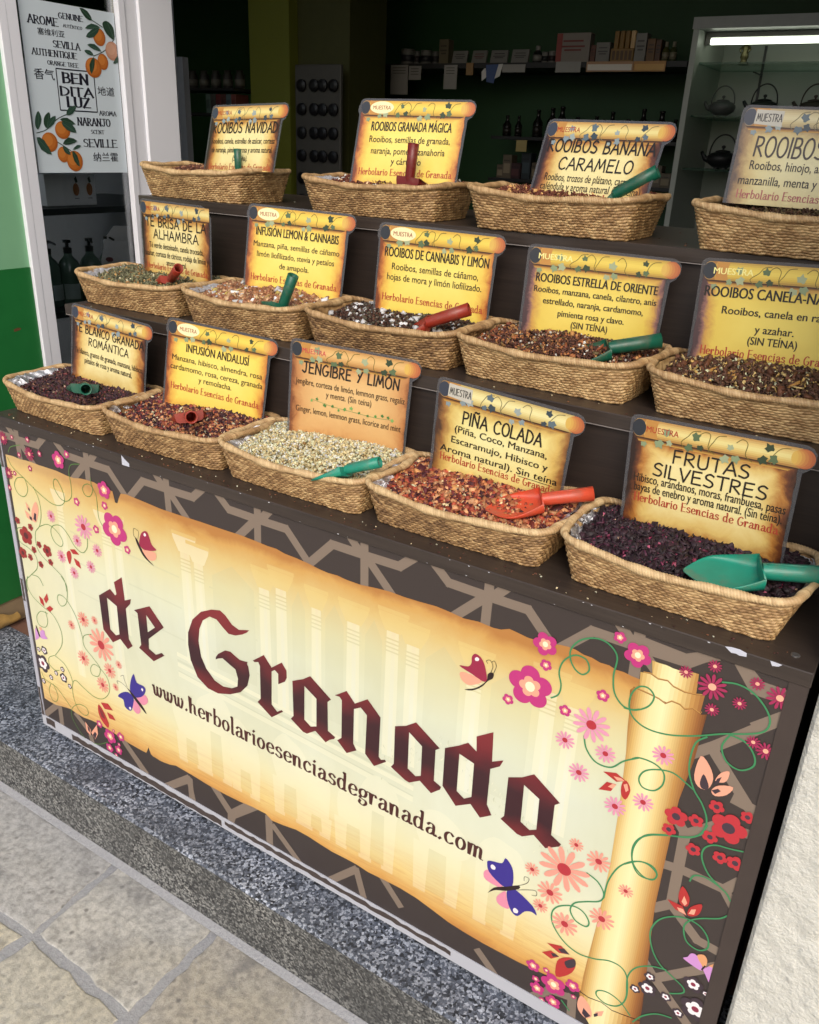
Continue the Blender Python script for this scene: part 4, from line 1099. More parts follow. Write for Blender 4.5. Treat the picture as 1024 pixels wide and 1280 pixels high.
def rrect(s, a, b, r, bow=0.0):
    """point and outward normal at arc fraction s (0..1) of a rounded rectangle of half sizes a, b"""
    L1, L2, q = 2 * (a - r), 2 * (b - r), math.pi * r / 2
    P = 2 * L1 + 2 * L2 + 4 * q
    t = (s % 1.0) * P
    cs = [(L1, 'e', (-(a - r), -b), (1, 0), (0, -1)), (q, 'c', (a - r, -(b - r)), -90), (L2, 'e', (a, -(b - r)), (0, 1), (1, 0)), (q, 'c', (a - r, b - r), 0),
          (L1, 'e', (a - r, b), (-1, 0), (0, 1)), (q, 'c', (-(a - r), b - r), 90), (L2, 'e', (-a, b - r), (0, -1), (-1, 0)), (q, 'c', (-(a - r), -(b - r)), 180)]
    for c in cs:
        if t <= c[0] or c is cs[-1]:
            if c[1] == 'e':
                k = t / c[0]
                bb = bow * (1 - (2 * k - 1) ** 2)
                x, y = c[2][0] + c[3][0] * t + c[4][0] * bb, c[2][1] + c[3][1] * t + c[4][1] * bb
                return x, y, c[4][0], c[4][1]
            an = math.radians(c[3]) + t / r
            return c[2][0] + r * math.cos(an), c[2][1] + r * math.sin(an), math.cos(an), math.sin(an)
        t -= c[0]


def straw(name, c_lo, c_mid, c_hi):
    m = NT(name)
    tone = m.attr('tone', 2)
    n = m.noise(m.coord((1, 1, 3)), 55, 4, .6)
    n2 = m.noise(m.coord((1, 1, 1)), 14, 3, .6)
    oi = m.n('ObjectInfo')
    f = m.math('ADD', m.math('MULTIPLY', tone, .62), m.math('MULTIPLY', n, .38))
    f = m.math('ADD', f, m.math('MULTIPLY', m.math('SUBTRACT', n2, .5), .45))
    f = m.math('ADD', f, m.math('MULTIPLY', m.math('SUBTRACT', oi.outputs['Random'], .5), .30))
    col = m.ramp(f, [(.12, c_lo), (.5, c_mid), (.86, c_hi)])
    m.set(Base_Color=col, Roughness=.55)
    m.bump(m.noise(m.coord((1, 1, 1)), 420, 3), .35, .0008)
    return m.m


M_STRAW = straw('woven_seagrass', (.12, .06, .022), (.36, .21, .085), (.62, .42, .195))
M_ROPE = straw('plaited_rim', (.17, .09, .036), (.43, .265, .12), (.68, .49, .255))


def basket_meshes():
    N, rows, ks, kt = 86, 13, 6, 7
    S, T = N * ks, rows * kt + 1
    r2 = np.random.default_rng(3)
    tone_seg = r2.random((rows, N))
    V = np.zeros((T, S, 3))
    tone = np.zeros((T, S))
    for ti in range(T):
        t = ti / (T - 1)
        a, b, r = .142 + .019 * t, .078 + .014 * t, .016 + .010 * t
        fr = (ti % kt) / kt
        row = min(ti // kt, rows - 1)
        prof = math.sin(math.pi * fr) ** .6 if 0 < fr else 0.0
        for si in range(S):
            s = si / S
            x, y, nx, ny = rrect(s, a, b, r, .002 + .007 * t)
            seg = (s * N + .5 * (row % 2)) % N
            ph = seg - math.floor(seg)
            over = .5 - .5 * math.cos(2 * math.pi * ph)
            dsp = .0027 * prof * (.38 + .62 * over ** .8) - .0010
            lift = -sag(x, a) * t
            V[ti, si] = (x + nx * dsp, y + ny * dsp, t * (BH - .004) + lift + .0006 * math.sin(si * .37 + row))
            tone[ti, si] = tone_seg[row, int(seg) % N] * .8 + .2 * over
    vs = V.reshape(-1, 3)
    i = np.arange(T - 1)[:, None] * S + np.arange(S)[None, :]
    j = np.arange(T - 1)[:, None] * S + (np.arange(S)[None, :] + 1) % S
    quads = np.stack([i, j, j + S, i + S], -1).reshape(-1, 4)
    # inner face and base
    n0 = len(vs)
    inner, iq = [], []
    M = 96
    for L in range(9):
        t = 1 - L / 8
        a, b, r = .142 + .019 * t - .006, .078 + .014 * t - .006, .014 + .010 * t
        for k in range(M):
            x, y, nx, ny = rrect(k / M, a, b, r, .002 + .007 * t)
            w = .0012 * math.cos(k * 1.6 + L * math.pi)
            inner.append((x + nx * w, y + ny * w, max(.004, t * (BH - .004) - sag(x, a) * t)))
    for L in range(8):
        for k in range(M):
            k2 = (k + 1) % M
            iq.append((n0 + L * M + k, n0 + L * M + M + k, n0 + L * M + M + k2, n0 + L * M + k2))
    vs = np.vstack([vs, np.array(inner)])
    tone = np.concatenate([tone.ravel(), r2.random(len(inner))])
    quads = np.vstack([quads, np.array(iq)])
    body = np_mesh('basket_body', vs, quads, M_STRAW, tone=tone, smooth=True)
    # rim: a round core wrapped on the slant
    S, K = 1500, 16
    wraps = 235
    V = np.zeros((S, K, 3))
    tn = np.zeros((S, K))
    wt = r2.random(wraps)
    for si in range(S):
        s = si / S
        a, b = .161, .092
        x, y, nx, ny = rrect(s, a, b, .027, .009)
        z = BH - sag(x, a) + .0012 * math.sin(s * 40)
        for k in range(K):
            an = 2 * math.pi * k / K
            ph = (s * wraps + an / (2 * math.pi) * 3.0) % wraps
            fr = ph - math.floor(ph)
            rad = .0050 + .0010 * math.sin(math.pi * fr) ** .7 + .0007 * math.sin(s * 61 + 1) + .0005 * math.sin(s * 139)
            V[si, k] = (x + nx * rad * math.cos(an), y + ny * rad * math.cos(an), z + rad * math.sin(an))
            tn[si, k] = .25 + .55 * wt[int(ph) % wraps] + .2 * math.sin(math.pi * fr)
    i = np.arange(S)[:, None] * K + np.arange(K)[None, :]
    k1 = np.arange(S)[:, None] * K + (np.arange(K)[None, :] + 1) % K
    i2 = ((np.arange(S) + 1) % S)[:, None] * K + np.arange(K)[None, :]
    k2 = ((np.arange(S) + 1) % S)[:, None] * K + (np.arange(K)[None, :] + 1) % K
    rim = np_mesh('basket_rim', V.reshape(-1, 3), np.stack([i, i2, k2, k1], -1).reshape(-1, 4), M_ROPE, tone=tn.ravel(), smooth=True)
    return body, rim


Z1, Z2, Z3 = .8222, 1.0292, 1.2542
# basket key: x, y, z, yaw, what the tea is called in labels
SPOT = {
 'blanco':   (.156, .118, Z1, -1.5), 'andalusi': (.480, .119, Z1, 1.0), 'jengibre': (.797, .116, Z1, -.5), 'pina': (1.119, .120, Z1, .6), 'frutas': (1.458, .117, Z1, -1.0),
 'brisa':    (.152, .336, Z2, 1.0), 'lemon': (.492, .332, Z2, -1.5), 'cannabis': (.824, .330, Z2, 1.0), 'estrella': (1.147, .336, Z2, -1.2), 'canela': (1.484, .332, Z2, .5),
 'navidad':  (.170, .530, Z3, -1.0), 'magica': (.658, .530, Z3, 2.5), 'banana': (1.052, .520, Z3, .5), 'menta': (1.460, .520, Z3, -.5)}
PLACE = {
 'blanco': ('leftmost on the lowest shelf', 'dark purple pink-specked tea'), 'andalusi': ('second on the lowest shelf', 'dark red and orange tea'),
 'jengibre': ('in the middle of the lowest shelf', 'pale ginger chips'), 'pina': ('fourth on the lowest shelf', 'orange and red dried fruit'),
 'frutas': ('rightmost on the lowest shelf', 'very dark purple petals'),
 'brisa': ('leftmost on the middle shelf', 'grey-green twisted leaves'), 'lemon': ('second on the middle shelf', 'tan fruit pieces'),
 'cannabis': ('in the centre of the middle shelf', 'white-dotted brown tea'), 'estrella': ('fourth on the middle shelf', 'reddish star anise tea'),
 'canela': ('rightmost on the middle shelf', 'tea and orange peel'),
 'navidad': ('leftmost on the top shelf', 'a dark green upright scoop'), 'magica': ('second on the top shelf', 'a dark red upright scoop'),
 'banana': ('third on the top shelf', 'a slanting green scoop'), 'menta': ('rightmost on the top shelf', 'no scoop')}


def make_baskets():
    body, rim = basket_meshes()
    first = None
    for k, (x, y, z, yaw) in SPOT.items():
        if first is None:
            t = bpy.data.objects.new('wicker_basket', None)
            t.empty_display_size = .05
            COL.objects.link(t)
            b = put('woven_body', body, t)
            m = put('rope_rim', rim, t)
            first = (t, b, m)
        else:
            t = first[0].copy()
            COL.objects.link(t)
            for ch in first[1:]:
                c = ch.copy()
                COL.objects.link(c)
                c.parent = t
        t.location = (x, y, z)
        t.rotation_euler = (0, 0, R(yaw))
        tag(t, 'wicker basket ' + PLACE[k][0] + ', with ' + PLACE[k][1], 'basket', 'wicker baskets of loose tea on the stepped counter')
        rs = random.Random(hash_str(k))
        t.scale = (rs.uniform(.985, 1.012), rs.uniform(.98, 1.01), rs.uniform(.97, 1.03))


# ------------------------------------------------------------------ loose tea
M_TEA = NT('dried_tea')
_n = M_TEA.noise(M_TEA.coord(), 260, 3)
M_TEA.set(Base_Color=M_TEA.mix(M_TEA.math('MULTIPLY', _n, .5), M_TEA.attr('Col'), (.02, .012, .008)), Roughness=.62)
M_TEA = M_TEA.m


def flakes(c, kinds, n, a, b, surf, r2):
    """n tumbled flakes over a mound; kinds = list of (share, (l, w, t) in mm, colour list, stand-up)"""
    shares = np.array([k[0] for k in kinds], float)
    pick = r2.choice(len(kinds), n, p=shares / shares.sum())
    u = r2.random((n, 2)) * 2 - 1
    # fill a rounded outline
    pw = 5
    ok = (np.abs(u[:, 0]) ** pw + np.abs(u[:, 1]) ** pw) < 1
    while not ok.all():
        bad = ~ok
        u[bad] = r2.random((bad.sum(), 2)) * 2 - 1
        ok = (np.abs(u[:, 0]) ** pw + np.abs(u[:, 1]) ** pw) < 1
    x, y = u[:, 0] * a, u[:, 1] * b
    z = surf(u[:, 0], u[:, 1]) + r2.random(n) * .004 - .0015
    dims = np.array([k[1] for k in kinds])[pick] * 1e-3 * (.6 + .8 * r2.random((n, 1))) * (.8 + .4 * r2.random((n, 3)))
    base = np.array([[-1, -1, -1], [1, -1, -1], [1, 1, -1], [-1, 1, -1], [-1, -1, 1], [1, -1, 1], [1, 1, 1], [-1, 1, 1]], float) * .5
    P = base[None] * dims[:, None, :]
    P = P * (1 + .45 * (r2.random((n, 8, 3)) - .5))
    # curl long pieces
    P[:, :, 2] += (P[:, :, 0] ** 2) / np.maximum(dims[:, None, 0], 1e-4) * (r2.random((n, 1)) * 1.2 - .4)
    q = r2.normal(size=(n, 4))
    up_ = np.array([k[3] for k in kinds])[pick]
    q[:, 1:3] *= up_[:, None]
    q /= np.linalg.norm(q, axis=1, keepdims=True)
    w_, x_, y_, z_ = q.T
    Rm = np.stack([1 - 2 * (y_ * y_ + z_ * z_), 2 * (x_ * y_ - z_ * w_), 2 * (x_ * z_ + y_ * w_), 2 * (x_ * y_ + z_ * w_), 1 - 2 * (x_ * x_ + z_ * z_), 2 * (y_ * z_ - x_ * w_),
                   2 * (x_ * z_ - y_ * w_), 2 * (y_ * z_ + x_ * w_), 1 - 2 * (x_ * x_ + y_ * y_)], -1).reshape(n, 3, 3)
    P = np.einsum('nij,nkj->nki', Rm, P) + np.stack([x, y, z], -1)[:, None, :]
    F = np.array([(3, 2, 1, 0), (4, 5, 6, 7), (0, 1, 5, 4), (1, 2, 6, 5), (2, 3, 7, 6), (3, 0, 4, 7)])
    Q = (np.arange(n)[:, None, None] * 8 + F[None]).reshape(-1, 4)
    cols = np.zeros((n, 4))
    for ki, k in enumerate(kinds):
        m = pick == ki
        if m.any():
            cc = np.array([lin(h) for h in k[2]])
            ch = cc[r2.integers(0, len(cc), m.sum())]
            cols[m, :3] = np.minimum(ch * 1.22, .85) * (.65 + .7 * r2.random((m.sum(), 1)))
    cols[:, 3] = 1
    return P.reshape(-1, 3), Q, np.repeat(cols, 6, axis=0)


TEAS = {   # fill height below rim, mound, count, bed colour, kinds, label
 'blanco': (-.014, .010, 4200, '241417', [(6, (8, 5, 1.3), ['3a1f28', '2c1720', '47222c', '4f3022'], .6), (2, (5, 3, 1), ['8c4a48', '7a2f3c', 'a86a5c'], .6), (1.2, (6, 2, 1), ['4c4628', '5e5230'], .5), (.5, (4, 3, 1.5), ['d8b49c', 'c99a7c'], .6)]),
 'andalusi': (-.015, .010, 4200, '2a1418', [(5, (8, 5, 1.5), ['4a2028', '3a161e', '5a2a32', '2e1218'], .7), (3.2, (6.5, 5, 3), ['b0714a', '96532f', 'c98f64', '8c3a2c'], .8), (.9, (6, 4, 2), ['ecd0ac', 'e0bd92'], .8), (.35, (12, 7, 2), ['7a2c34', '4a1c26', 'b8804c'], .7)]),
 'jengibre': (-.012, .014, 5200, '9a8a5c', [(6, (5, 3.4, 1.8), ['e8dab2', 'dccb9c', 'f0e6ca', 'd0bd8a'], .9), (2, (5, 2.5, 1), ['d2c08c', 'c4b07c', 'a89866'], .8), (.6, (4, 3, 2), ['f4f0dc', '8c6a38'], .8)]),
 'pina': (-.016, .012, 4600, '3a1614', [(4, (8, 6.5, 4), ['c07a4a', 'a8603a', 'd2996a', 'a8482e'], .9), (3.4, (9, 5.5, 1.8), ['5a1a20', '6e2426', '40141c'], .7), (.35, (13, 8, 3), ['8a3a2a', '5c2228', 'c08850'], .7), (1.1, (5, 4, 3), ['ecd2a8', 'e6c698', 'dcb88c'], .9)]),
 'frutas': (-.017, .009, 3600, '120a10', [(7, (11, 7.5, 1.5), ['2c1a24', '25151d', '381f2b', '1d1016'], .6), (1, (7, 5, 1.5), ['5e2038', '742a48'], .6), (.35, (6, 5, 3), ['c0607c', 'd8b090', 'a8385c'], .8), (.5, (14, 9, 1.6), ['331d2a', '4a2036'], .5)]),
 'brisa': (-.013, .010, 3800, '2b2a1c', [(6, (11, 2.0, 1.6), ['77775a', '5c5b3e', '8a8862', '4a4832'], .45), (1, (6, 4, 2), ['b88c50', 'a4743c'], .7), (.4, (8, 3, 1), ['c9c2a0', 'a8a488'], .5)]),
 'lemon': (-.010, .014, 2600, '5a301c', [(5, (8, 6.5, 4.5), ['a87550', '94623f', 'c09a72', '85543a'], .9), (1.4, (7, 5, 3), ['dcb68c', 'c79468'], .9), (.3, (10, 8, 5), ['f4f0ea', 'efe6d8'], .9), (.25, (16, 10, .8), ['e6c066', 'ddc890'], .3)]),
 'cannabis': (-.014, .010, 5600, '22140e', [(7, (4.5, 2.4, 1.4), ['4a2c20', '3a221a', '5c3626', '2f2018'], .7), (1.2, (4, 3.4, 3), ['6c6454', '4c463c', '5c5644'], .8), (.16, (9, 8, 6), ['fbf8f4', 'f6f4f2'], .9), (.12, (4, 4, 3), ['fbf8f4'], .9)]),
 'estrella': (-.013, .015, 5600, '32150c', [(7, (6, 1.8, 1.2), ['64382a', '502c20', '764a36', '3e2016'], .6), (1, (5, 4, 2.4), ['a8683a', 'c08a50'], .8), (.5, (3, 3, 3), ['e6cbb0', 'f0e2d0'], .8), (.25, (12, 5, 2), ['a87840', '6a5a34', '8a4a2c'], .6)]),
 'canela': (-.008, .016, 4600, '34180f', [(6, (6, 2.4, 1.6), ['5a3a2a', '46301f', '6c4c36'], .7), (1.2, (9, 3, 1), ['d8bc7c', 'c9a45c', 'e8dcb0'], .6), (.35, (12, 6, 4), ['6a4028', '5a3420'], .8)]),
 'navidad': (-.012, .010, 2600, '32150c', [(7, (6, 1.8, 1.2), ['64382a', '502a1e', '764632'], .6), (.4, (5, 4, 2), ['c8946a'], .8)]),
 'magica': (-.010, .009, 2600, '32150c', [(7, (6, 2, 1.2), ['6c3222', '5c2618', '7e4630'], .6), (.3, (7, 5, 3), ['efe4d0', 'd8b890'], .8)]),
 'banana': (-.006, .013, 2600, '32150c', [(7, (7, 2.4, 1.4), ['6c3222', '5c2618', '7e4630', '8f5a3c'], .6), (.3, (7, 5, 2), ['d8a868'], .8)]),
 'menta': (-.014, .008, 2400, '2a2014', [(7, (6, 2.4, 1.4), ['5a3a26', '4a3020', '6a5a38'], .6)])}
TEA_LABEL = {
 'blanco': 'dark purple loose tea with pink specks, in the leftmost lowest basket', 'andalusi': 'dark red loose fruit tea with orange bits, under a plain red scoop handle',
 'jengibre': 'pale cream ginger and lemon chips, the lightest coloured heap', 'pina': 'orange, red and cream dried fruit chunks under the orange scoop',
 'frutas': 'very dark purple hibiscus petals under the big green scoop', 'brisa': 'grey-green twisted tea leaves, in the leftmost middle-shelf basket',
 'lemon': 'coarse tan fruit pieces with white lumps and a dry petal', 'cannabis': 'fine dark brown tea scattered with bright white crumbs',
 'estrella': 'reddish brown needle tea topped with star anise', 'canela': 'brown tea with curls of orange peel and cinnamon bark',
 'navidad': 'red-brown loose tea round the upright dark green scoop', 'magica': 'red-brown loose tea round the upright dark red scoop',
 'banana': 'red-brown loose tea heaped along the rim on the top shelf', 'menta': 'dark leafy tea just showing over the rim at the right edge'}


def make_tea(k):
    x, y, z, yaw = SPOT[k]
    drop, mound, n, bed, kinds = TEAS[k]
    r2 = np.random.default_rng(abs(hash_str(k)) % 100000)
    a, b = .1525, .084
    drop *= .50
    mound *= 1.25
    p1, p2 = r2.random(2) * 6

    oy = 0.0
    if k in ('blanco', 'jengibre', 'pina', 'frutas'):      # foil shows in front of the heap
        b, oy = .0775, .006

    def surf(u, v):
        return .0580 + .013 * v + .004 * np.abs(u) ** 3 + drop + mound * (1 - np.abs(u) ** 2.4) * (1 - np.abs(v) ** 2.4) + .0022 * np.sin(5 * u + p1) * np.cos(4 * v + p2)
    G1, G2 = 40, 24
    uu, vv = np.meshgrid(np.linspace(-1, 1, G1), np.linspace(-1, 1, G2), indexing='ij')
    # squeeze the grid into the rounded outline
    cu = uu * np.sqrt(1 - .18 * vv ** 4)
    cv = vv * np.sqrt(1 - .18 * uu ** 4)
    g = np.stack([cu * a * 1.005, cv * b * 1.005, surf(uu, vv) - .003], -1).reshape(-1, 3)
    i = (np.arange(G1 - 1)[:, None] * G2 + np.arange(G2 - 1)[None]).ravel()
    gq = np.stack([i, i + G2, i + G2 + 1, i + 1], -1)
    gc = np.tile(np.array([*lin(bed), 1.0]), (len(gq), 1))
    V, Q, Cc = flakes(k, kinds, n, a * .985, b * .975, surf, r2)
    me = np_mesh('loose_tea', np.vstack([g, V]), np.vstack([gq, Q + len(g)]), M_TEA, cols=np.vstack([gc, Cc]))
    o = put('loose_tea', me, None, (x, y + oy, z))
    o.rotation_euler = (0, 0, R(yaw))
    tag(o, TEA_LABEL[k], 'loose tea', 'heaps of loose tea in the baskets', 'stuff')
    return surf


def hash_str(s):
    h = 7
    for c in s:
        h = (h * 31 + ord(c)) % 1000003
    return h


# ------------------------------------------------------------------ foil liners
def make_liners():
    fm = NT('crumpled_foil')
    v = fm.coord()
    n = fm.noise(v, 60, 5, .7, .8)
    fm.set(Base_Color=(.74, .75, .78), Metallic=.9, Roughness=.28)
    fm.bump(n, 1.0, .006)
    pp = NT('grey_liner_sheet')
    pp.set(Base_Color=(.42, .42, .44), Roughness=.35)
    pp.bump(pp.noise(pp.coord(), 50, 4, .6), .6, .004)
    info = {'blanco': ('silver foil liner edging the dark purple tea at the far left', fm, .0115), 'andalusi': ('thin silver foil edge round the dark red fruit tea', fm, .005),
            'jengibre': ('crinkled silver foil liner left of the pale ginger chips', fm, .0125), 'pina': ('crumpled silver foil liner under the orange dried fruit', fm, .012),
            'frutas': ('silver foil liner poking out round the dark hibiscus petals', fm, .0075), 'lemon': ('thin grey liner edge in front of the tan fruit pieces', pp, .006),
            'magica': ('whitish liner edge sticking up beside the upright red scoop', pp, .008), 'brisa': ('pale liner edge left of the grey-green tea leaves', pp, .0075)}
    for k, (lab, mat, w) in info.items():
        x, y, z, yaw = SPOT[k]
        r2 = random.Random(hash_str(k))
        M = 220
        rows = []
        f0 = r2.random() * 9
        drop = TEAS[k][0] * .6
        for L, (ins, dz) in enumerate(((.0075, -.001), (.0085 + w * .35, drop * .35 - .001), (.0085 + w * .75, drop * .7 - .002), (.009 + w * 1.25, drop - .006))):
            ring = []
            for q in range(M):
                a, b = .161 - ins, .092 - ins
                px, py, nx, ny = rrect(q / M, a, b, max(.012, .027 - ins), .009)
                w1 = .0022 * (math.sin(q * .9 + f0 + L) + math.sin(q * .37 + 2 * f0)) * (1 if L else 1.2)
                zz = BH - sag(px, .161) + dz + .0025 * math.sin(q * .23 + f0) * math.sin(q * .11) + r2.uniform(-.0012, .0012)
                ring.append((px + nx * w1, py + ny * w1, zz))
            rows.append(ring)
        mb = MB()
        vs = [p for r_ in rows for p in r_]
        fs = [(L * M + q, L * M + (q + 1) % M, (L + 1) * M + (q + 1) % M, (L + 1) * M + q) for L in range(3) for q in range(M)]
        mb.add(vs, fs)
        o = mb.build('foil_liner', mat.m, smooth=False, loc=(x, y, z))
        o.rotation_euler = (0, 0, R(yaw))
        tag(o, lab, 'liner', 'liners inside the baskets')


# ------------------------------------------------------------------ scoops
def plastic(name, c):
    m = NT(name)
    n = m.noise(m.coord(), 40, 4)
    dust = m.noise(m.coord((1, 1, 1), loc=(2, 1, 0)), 28, 6, .7)
    scr = m.noise(m.coord((6, 90, 60)), 9, 3, .6)
    col = m.mix(n, tuple(v * .80 for v in c), tuple(min(1, v * 1.18) for v in c))
    col = m.mix(m.ramp(dust, [(.52, (0, 0, 0)), (.72, (.42, .42, .42))]), col, (.20, .13, .09))
    m.set(Base_Color=col, Roughness=m.math('ADD', m.math('MULTIPLY', scr, .35), .22))
    m.b.inputs['Subsurface Weight'].default_value = .04
    m.bump(m.noise(m.coord(), 500, 2), .08, .0005)
    return m.m


def make_scoops():
    mats = {'green': plastic('green_plastic', lin('0f5a45')), 'teal': plastic('teal_plastic', lin('1f8a72')), 'red': plastic('brick_red_plastic', lin('94301f')),
            'orange': plastic('orange_red_plastic', lin('cf4c30')), 'maroon': plastic('maroon_plastic', lin('6e1512'))}

    def blade_mb(L=.092, W=.068):
        mb = MB()
        n = 14
        rows = []
        for i in range(n + 1):
            s = i / n
            hw = W / 2 * (.80 + .26 * math.sin(min(s, .55) / .55 * math.pi / 2)) * (1 if s < .55 else max(.04, 1 - ((s - .55) / .46) ** 1.7))
            hgt = .004 * (1 - s) + .016 * (1 - s) ** 1.8
            floor = -.004 + .006 * s * s
            cs = [(-1.0, 1.0), (-.985, .55), (-.93, .22), (-.78, .05), (-.4, 0), (0, -.03), (.4, 0), (.78, .05), (.93, .22), (.985, .55), (1.0, 1.0)]
            rows.append([(s * L, hw * a, floor + hgt * h) for a, h in cs])
        m = len(rows[0])
        th = .0016
        vs = [p for r_ in rows for p in r_]
        vs2 = [(p[0], p[1] * .965, p[2] + th) for p in vs]
        fs = []
        N = len(vs)
        for i in range(n):
            for k in range(m - 1):
                q = (i * m + k, i * m + k + 1, (i + 1) * m + k + 1, (i + 1) * m + k)
                fs.append(q[::-1])
                fs.append(tuple(N + z for z in q))
        for i in range(n):       # lips
            for k in (0, m - 1):
                fs.append((i * m + k, (i + 1) * m + k, N + (i + 1) * m + k, N + i * m + k))
        for k in range(m - 1):
            fs.append((n * m + k, n * m + k + 1, N + n * m + k + 1, N + n * m + k))
        mb.add(vs + vs2, fs)
        back = [(p[0] - .0008, p[1], p[2]) for p in rows[0]]
        back2 = [(p[0] + .0012, p[1], p[2]) for p in rows[0]]
        mb.add(back, [tuple(range(m))])
        mb.add(back2, [tuple(range(m - 1, -1, -1))])
        mb.add(back + back2, [(k, k + 1, m + k + 1, m + k) for k in range(m - 1)] + [(m - 1, 0, m, 2 * m - 1)])
        return mb

    def handle_mb(L=.082):
        mb = MB()
        n = 20
        ro, ri = .0108, .0086
        pr = [(0, ro * .92), (-.012, ro), (-L * .5, ro * 1.02), (-L, ro * 1.12), (-L - .0006, ri * 1.1), (-L * .55, ri), (-.012, ri * .8)]
        vs, fs = [], []
        for px, r_ in pr:
            for k in range(n):
                a = 2 * math.pi * k / n
                vs.append((px, r_ * math.cos(a), .010 + r_ * math.sin(a)))
        for i in range(len(pr) - 1):
            for k in range(n):
                k2 = (k + 1) % n
                fs.append((i * n + k, i * n + k2, (i + 1) * n + k2, (i + 1) * n + k))
        fs.append(tuple((len(pr) - 1) * n + k for k in range(n)))
        mb.add(vs, fs)
        # rib along the top where the two moulded halves meet
        mb.box(-L * .95, -.0009, .010 + ro * .97, -.004, .0009, .010 + ro * 1.10)
        return mb
    blades, handles = {}, {}
    first = blade_mb()
    # joint position, direction of the handle, roll, length scale
    S = [('blanco', (.205, .085, 0.8890), (.80, -.57, .20), 6, 1.0, 'green', 'green scoop seen end-on in the leftmost dark purple tea'),
         ('andalusi', (.511, .086, 0.8890), (.74, -.62, .24), -6, 1.0, 'red', 'brick red scoop seen end-on in the dark red fruit tea'),
         ('jengibre', (.915, .044, 0.8880), (.90, .20, .36), 20, .78, 'teal', 'teal green scoop lying half buried in the pale ginger chips'),
         ('pina', (1.232, .118, 0.8930), (.84, .50, .17), -8, .95, 'orange', 'orange-red scoop lying on the orange dried fruit'),
         ('frutas', (1.562, .078, 0.8900), (.93, .36, .06), -10, 1.06, 'teal', 'large green scoop lying across the dark hibiscus petals'),
         ('brisa', (.225, .322, 1.0890), (.80, -.40, .44), 10, .88, 'red', 'brick red scoop tilting out of the grey-green tea leaves'),
         ('lemon', (.604, .252, 1.0850), (.45, .12, .88), 15, .90, 'green', 'dark green scoop standing in the tan fruit pieces'),
         ('cannabis', (.912, .290, 1.0920), (.88, .28, .38), -8, .98, 'red', 'brick red scoop leaning right in the white-dotted brown tea'),
         ('estrella', (1.240, .310, 1.0940), (.84, .46, .20), -6, 1.0, 'green', 'green scoop resting towards the rim in the star anise tea'),
         ('navidad', (.272, .490, 1.3080), (.02, .06, 1.0), 0, .70, 'green', 'dark green scoop standing upright beside the top left tea card'),
         ('magica', (.729, .485, 1.3170), (-.03, .10, 1.0), 4, .92, 'maroon', 'dark red scoop standing upright in front of a yellow tea card'),
         ('banana', (1.156, .490, 1.3170), (.84, .10, .52), -10, .95, 'green', 'dark green scoop slanting up right on the top shelf')]
    bm0 = hm0 = None
    for k, J, d, roll, sc, col, lab in S:
        X = -Vector(d).normalized()                 # blade points away from the handle
        side = Vector((0, 0, 1)).cross(X)
        if side.length < .3:
            side = Vector((0, 1, 0)).cross(X)
        flat = {'lemon': ((-.80, .58, .02), 72), 'navidad': ((.30, .85, -.25), 74), 'magica': ((-.10, .95, -.10), 86)}.get(k)
        if flat:                                    # blade lies in the tea, handle bent up from it
            X = Vector(flat[0]).normalized()
            side = Vector((0, 0, 1)).cross(X)
        side = (side - X * side.dot(X)).normalized()
        upv = X.cross(side)
        rr = Matrix.Rotation(R(roll), 3, X)
        side, upv = rr @ side, rr @ upv
        M = Matrix((X, side, upv)).transposed().to_4x4()
        M.translation = Vector(J)
        t = thing('tea_scoop', lab, 'scoop', M=M @ Matrix.Scale(sc, 4), group='plastic scoops in the tea baskets')
        if col not in blades:
            blades[col] = blade_mb().build('blade', mats[col], t, smooth=True)
            handles[col] = handle_mb().build('handle', mats[col], t, smooth=True)
        else:
            for src in (blades[col], handles[col]):
                c = src.copy()
                COL.objects.link(c)
                c.parent = t
        if flat:
            for ch in t.children:
                if ch.name.startswith('handle'):
                    ch.rotation_euler = (0, R(flat[1]), 0)


# ------------------------------------------------------------------ laminated tea cards
CW, CH = .236, .172


def card_paper(name, stops, seed, rad=1.0):
    m = NT(name)
    v = m.coord()
    s = m.n('SeparateXYZ')
    m.l(v, s.inputs[0])
    n = m.noise(m.coord((1, 1, 1), loc=(seed, 0, seed * .7)), 34, 6, .68, .6)
    n2 = m.noise(m.coord((1, 1, 1), loc=(seed, 2, 0)), 12, 4, .6)
    el = m.math('SUBTRACT', s.outputs[0], .0075)
    er = m.math('SUBTRACT', CW - .0150, s.outputs[0])
    et = m.math('MULTIPLY', m.math('SUBTRACT', CH - .026, s.outputs[2]), 1.5)
    eb = m.math('ADD', m.math('MULTIPLY', s.outputs[2], .8), .004)
    e = m.math('MINIMUM', m.math('MINIMUM', el, er), m.math('MINIMUM', et, eb))
    e = m.math('ADD', e, m.math('MULTIPLY', m.math('SUBTRACT', n, .5), .030))
    e = m.math('ADD', e, m.math('MULTIPLY', m.math('SUBTRACT', n2, .5), .022))
    m.set(Base_Color=m.ramp(m.math('MULTIPLY', e, 14.0 / rad), [(p, lin(c)) for p, c in stops]), Roughness=.4)
    m.b.inputs['Coat Weight'].default_value = .5
    m.b.inputs['Coat Roughness'].default_value = .18
    return m.m


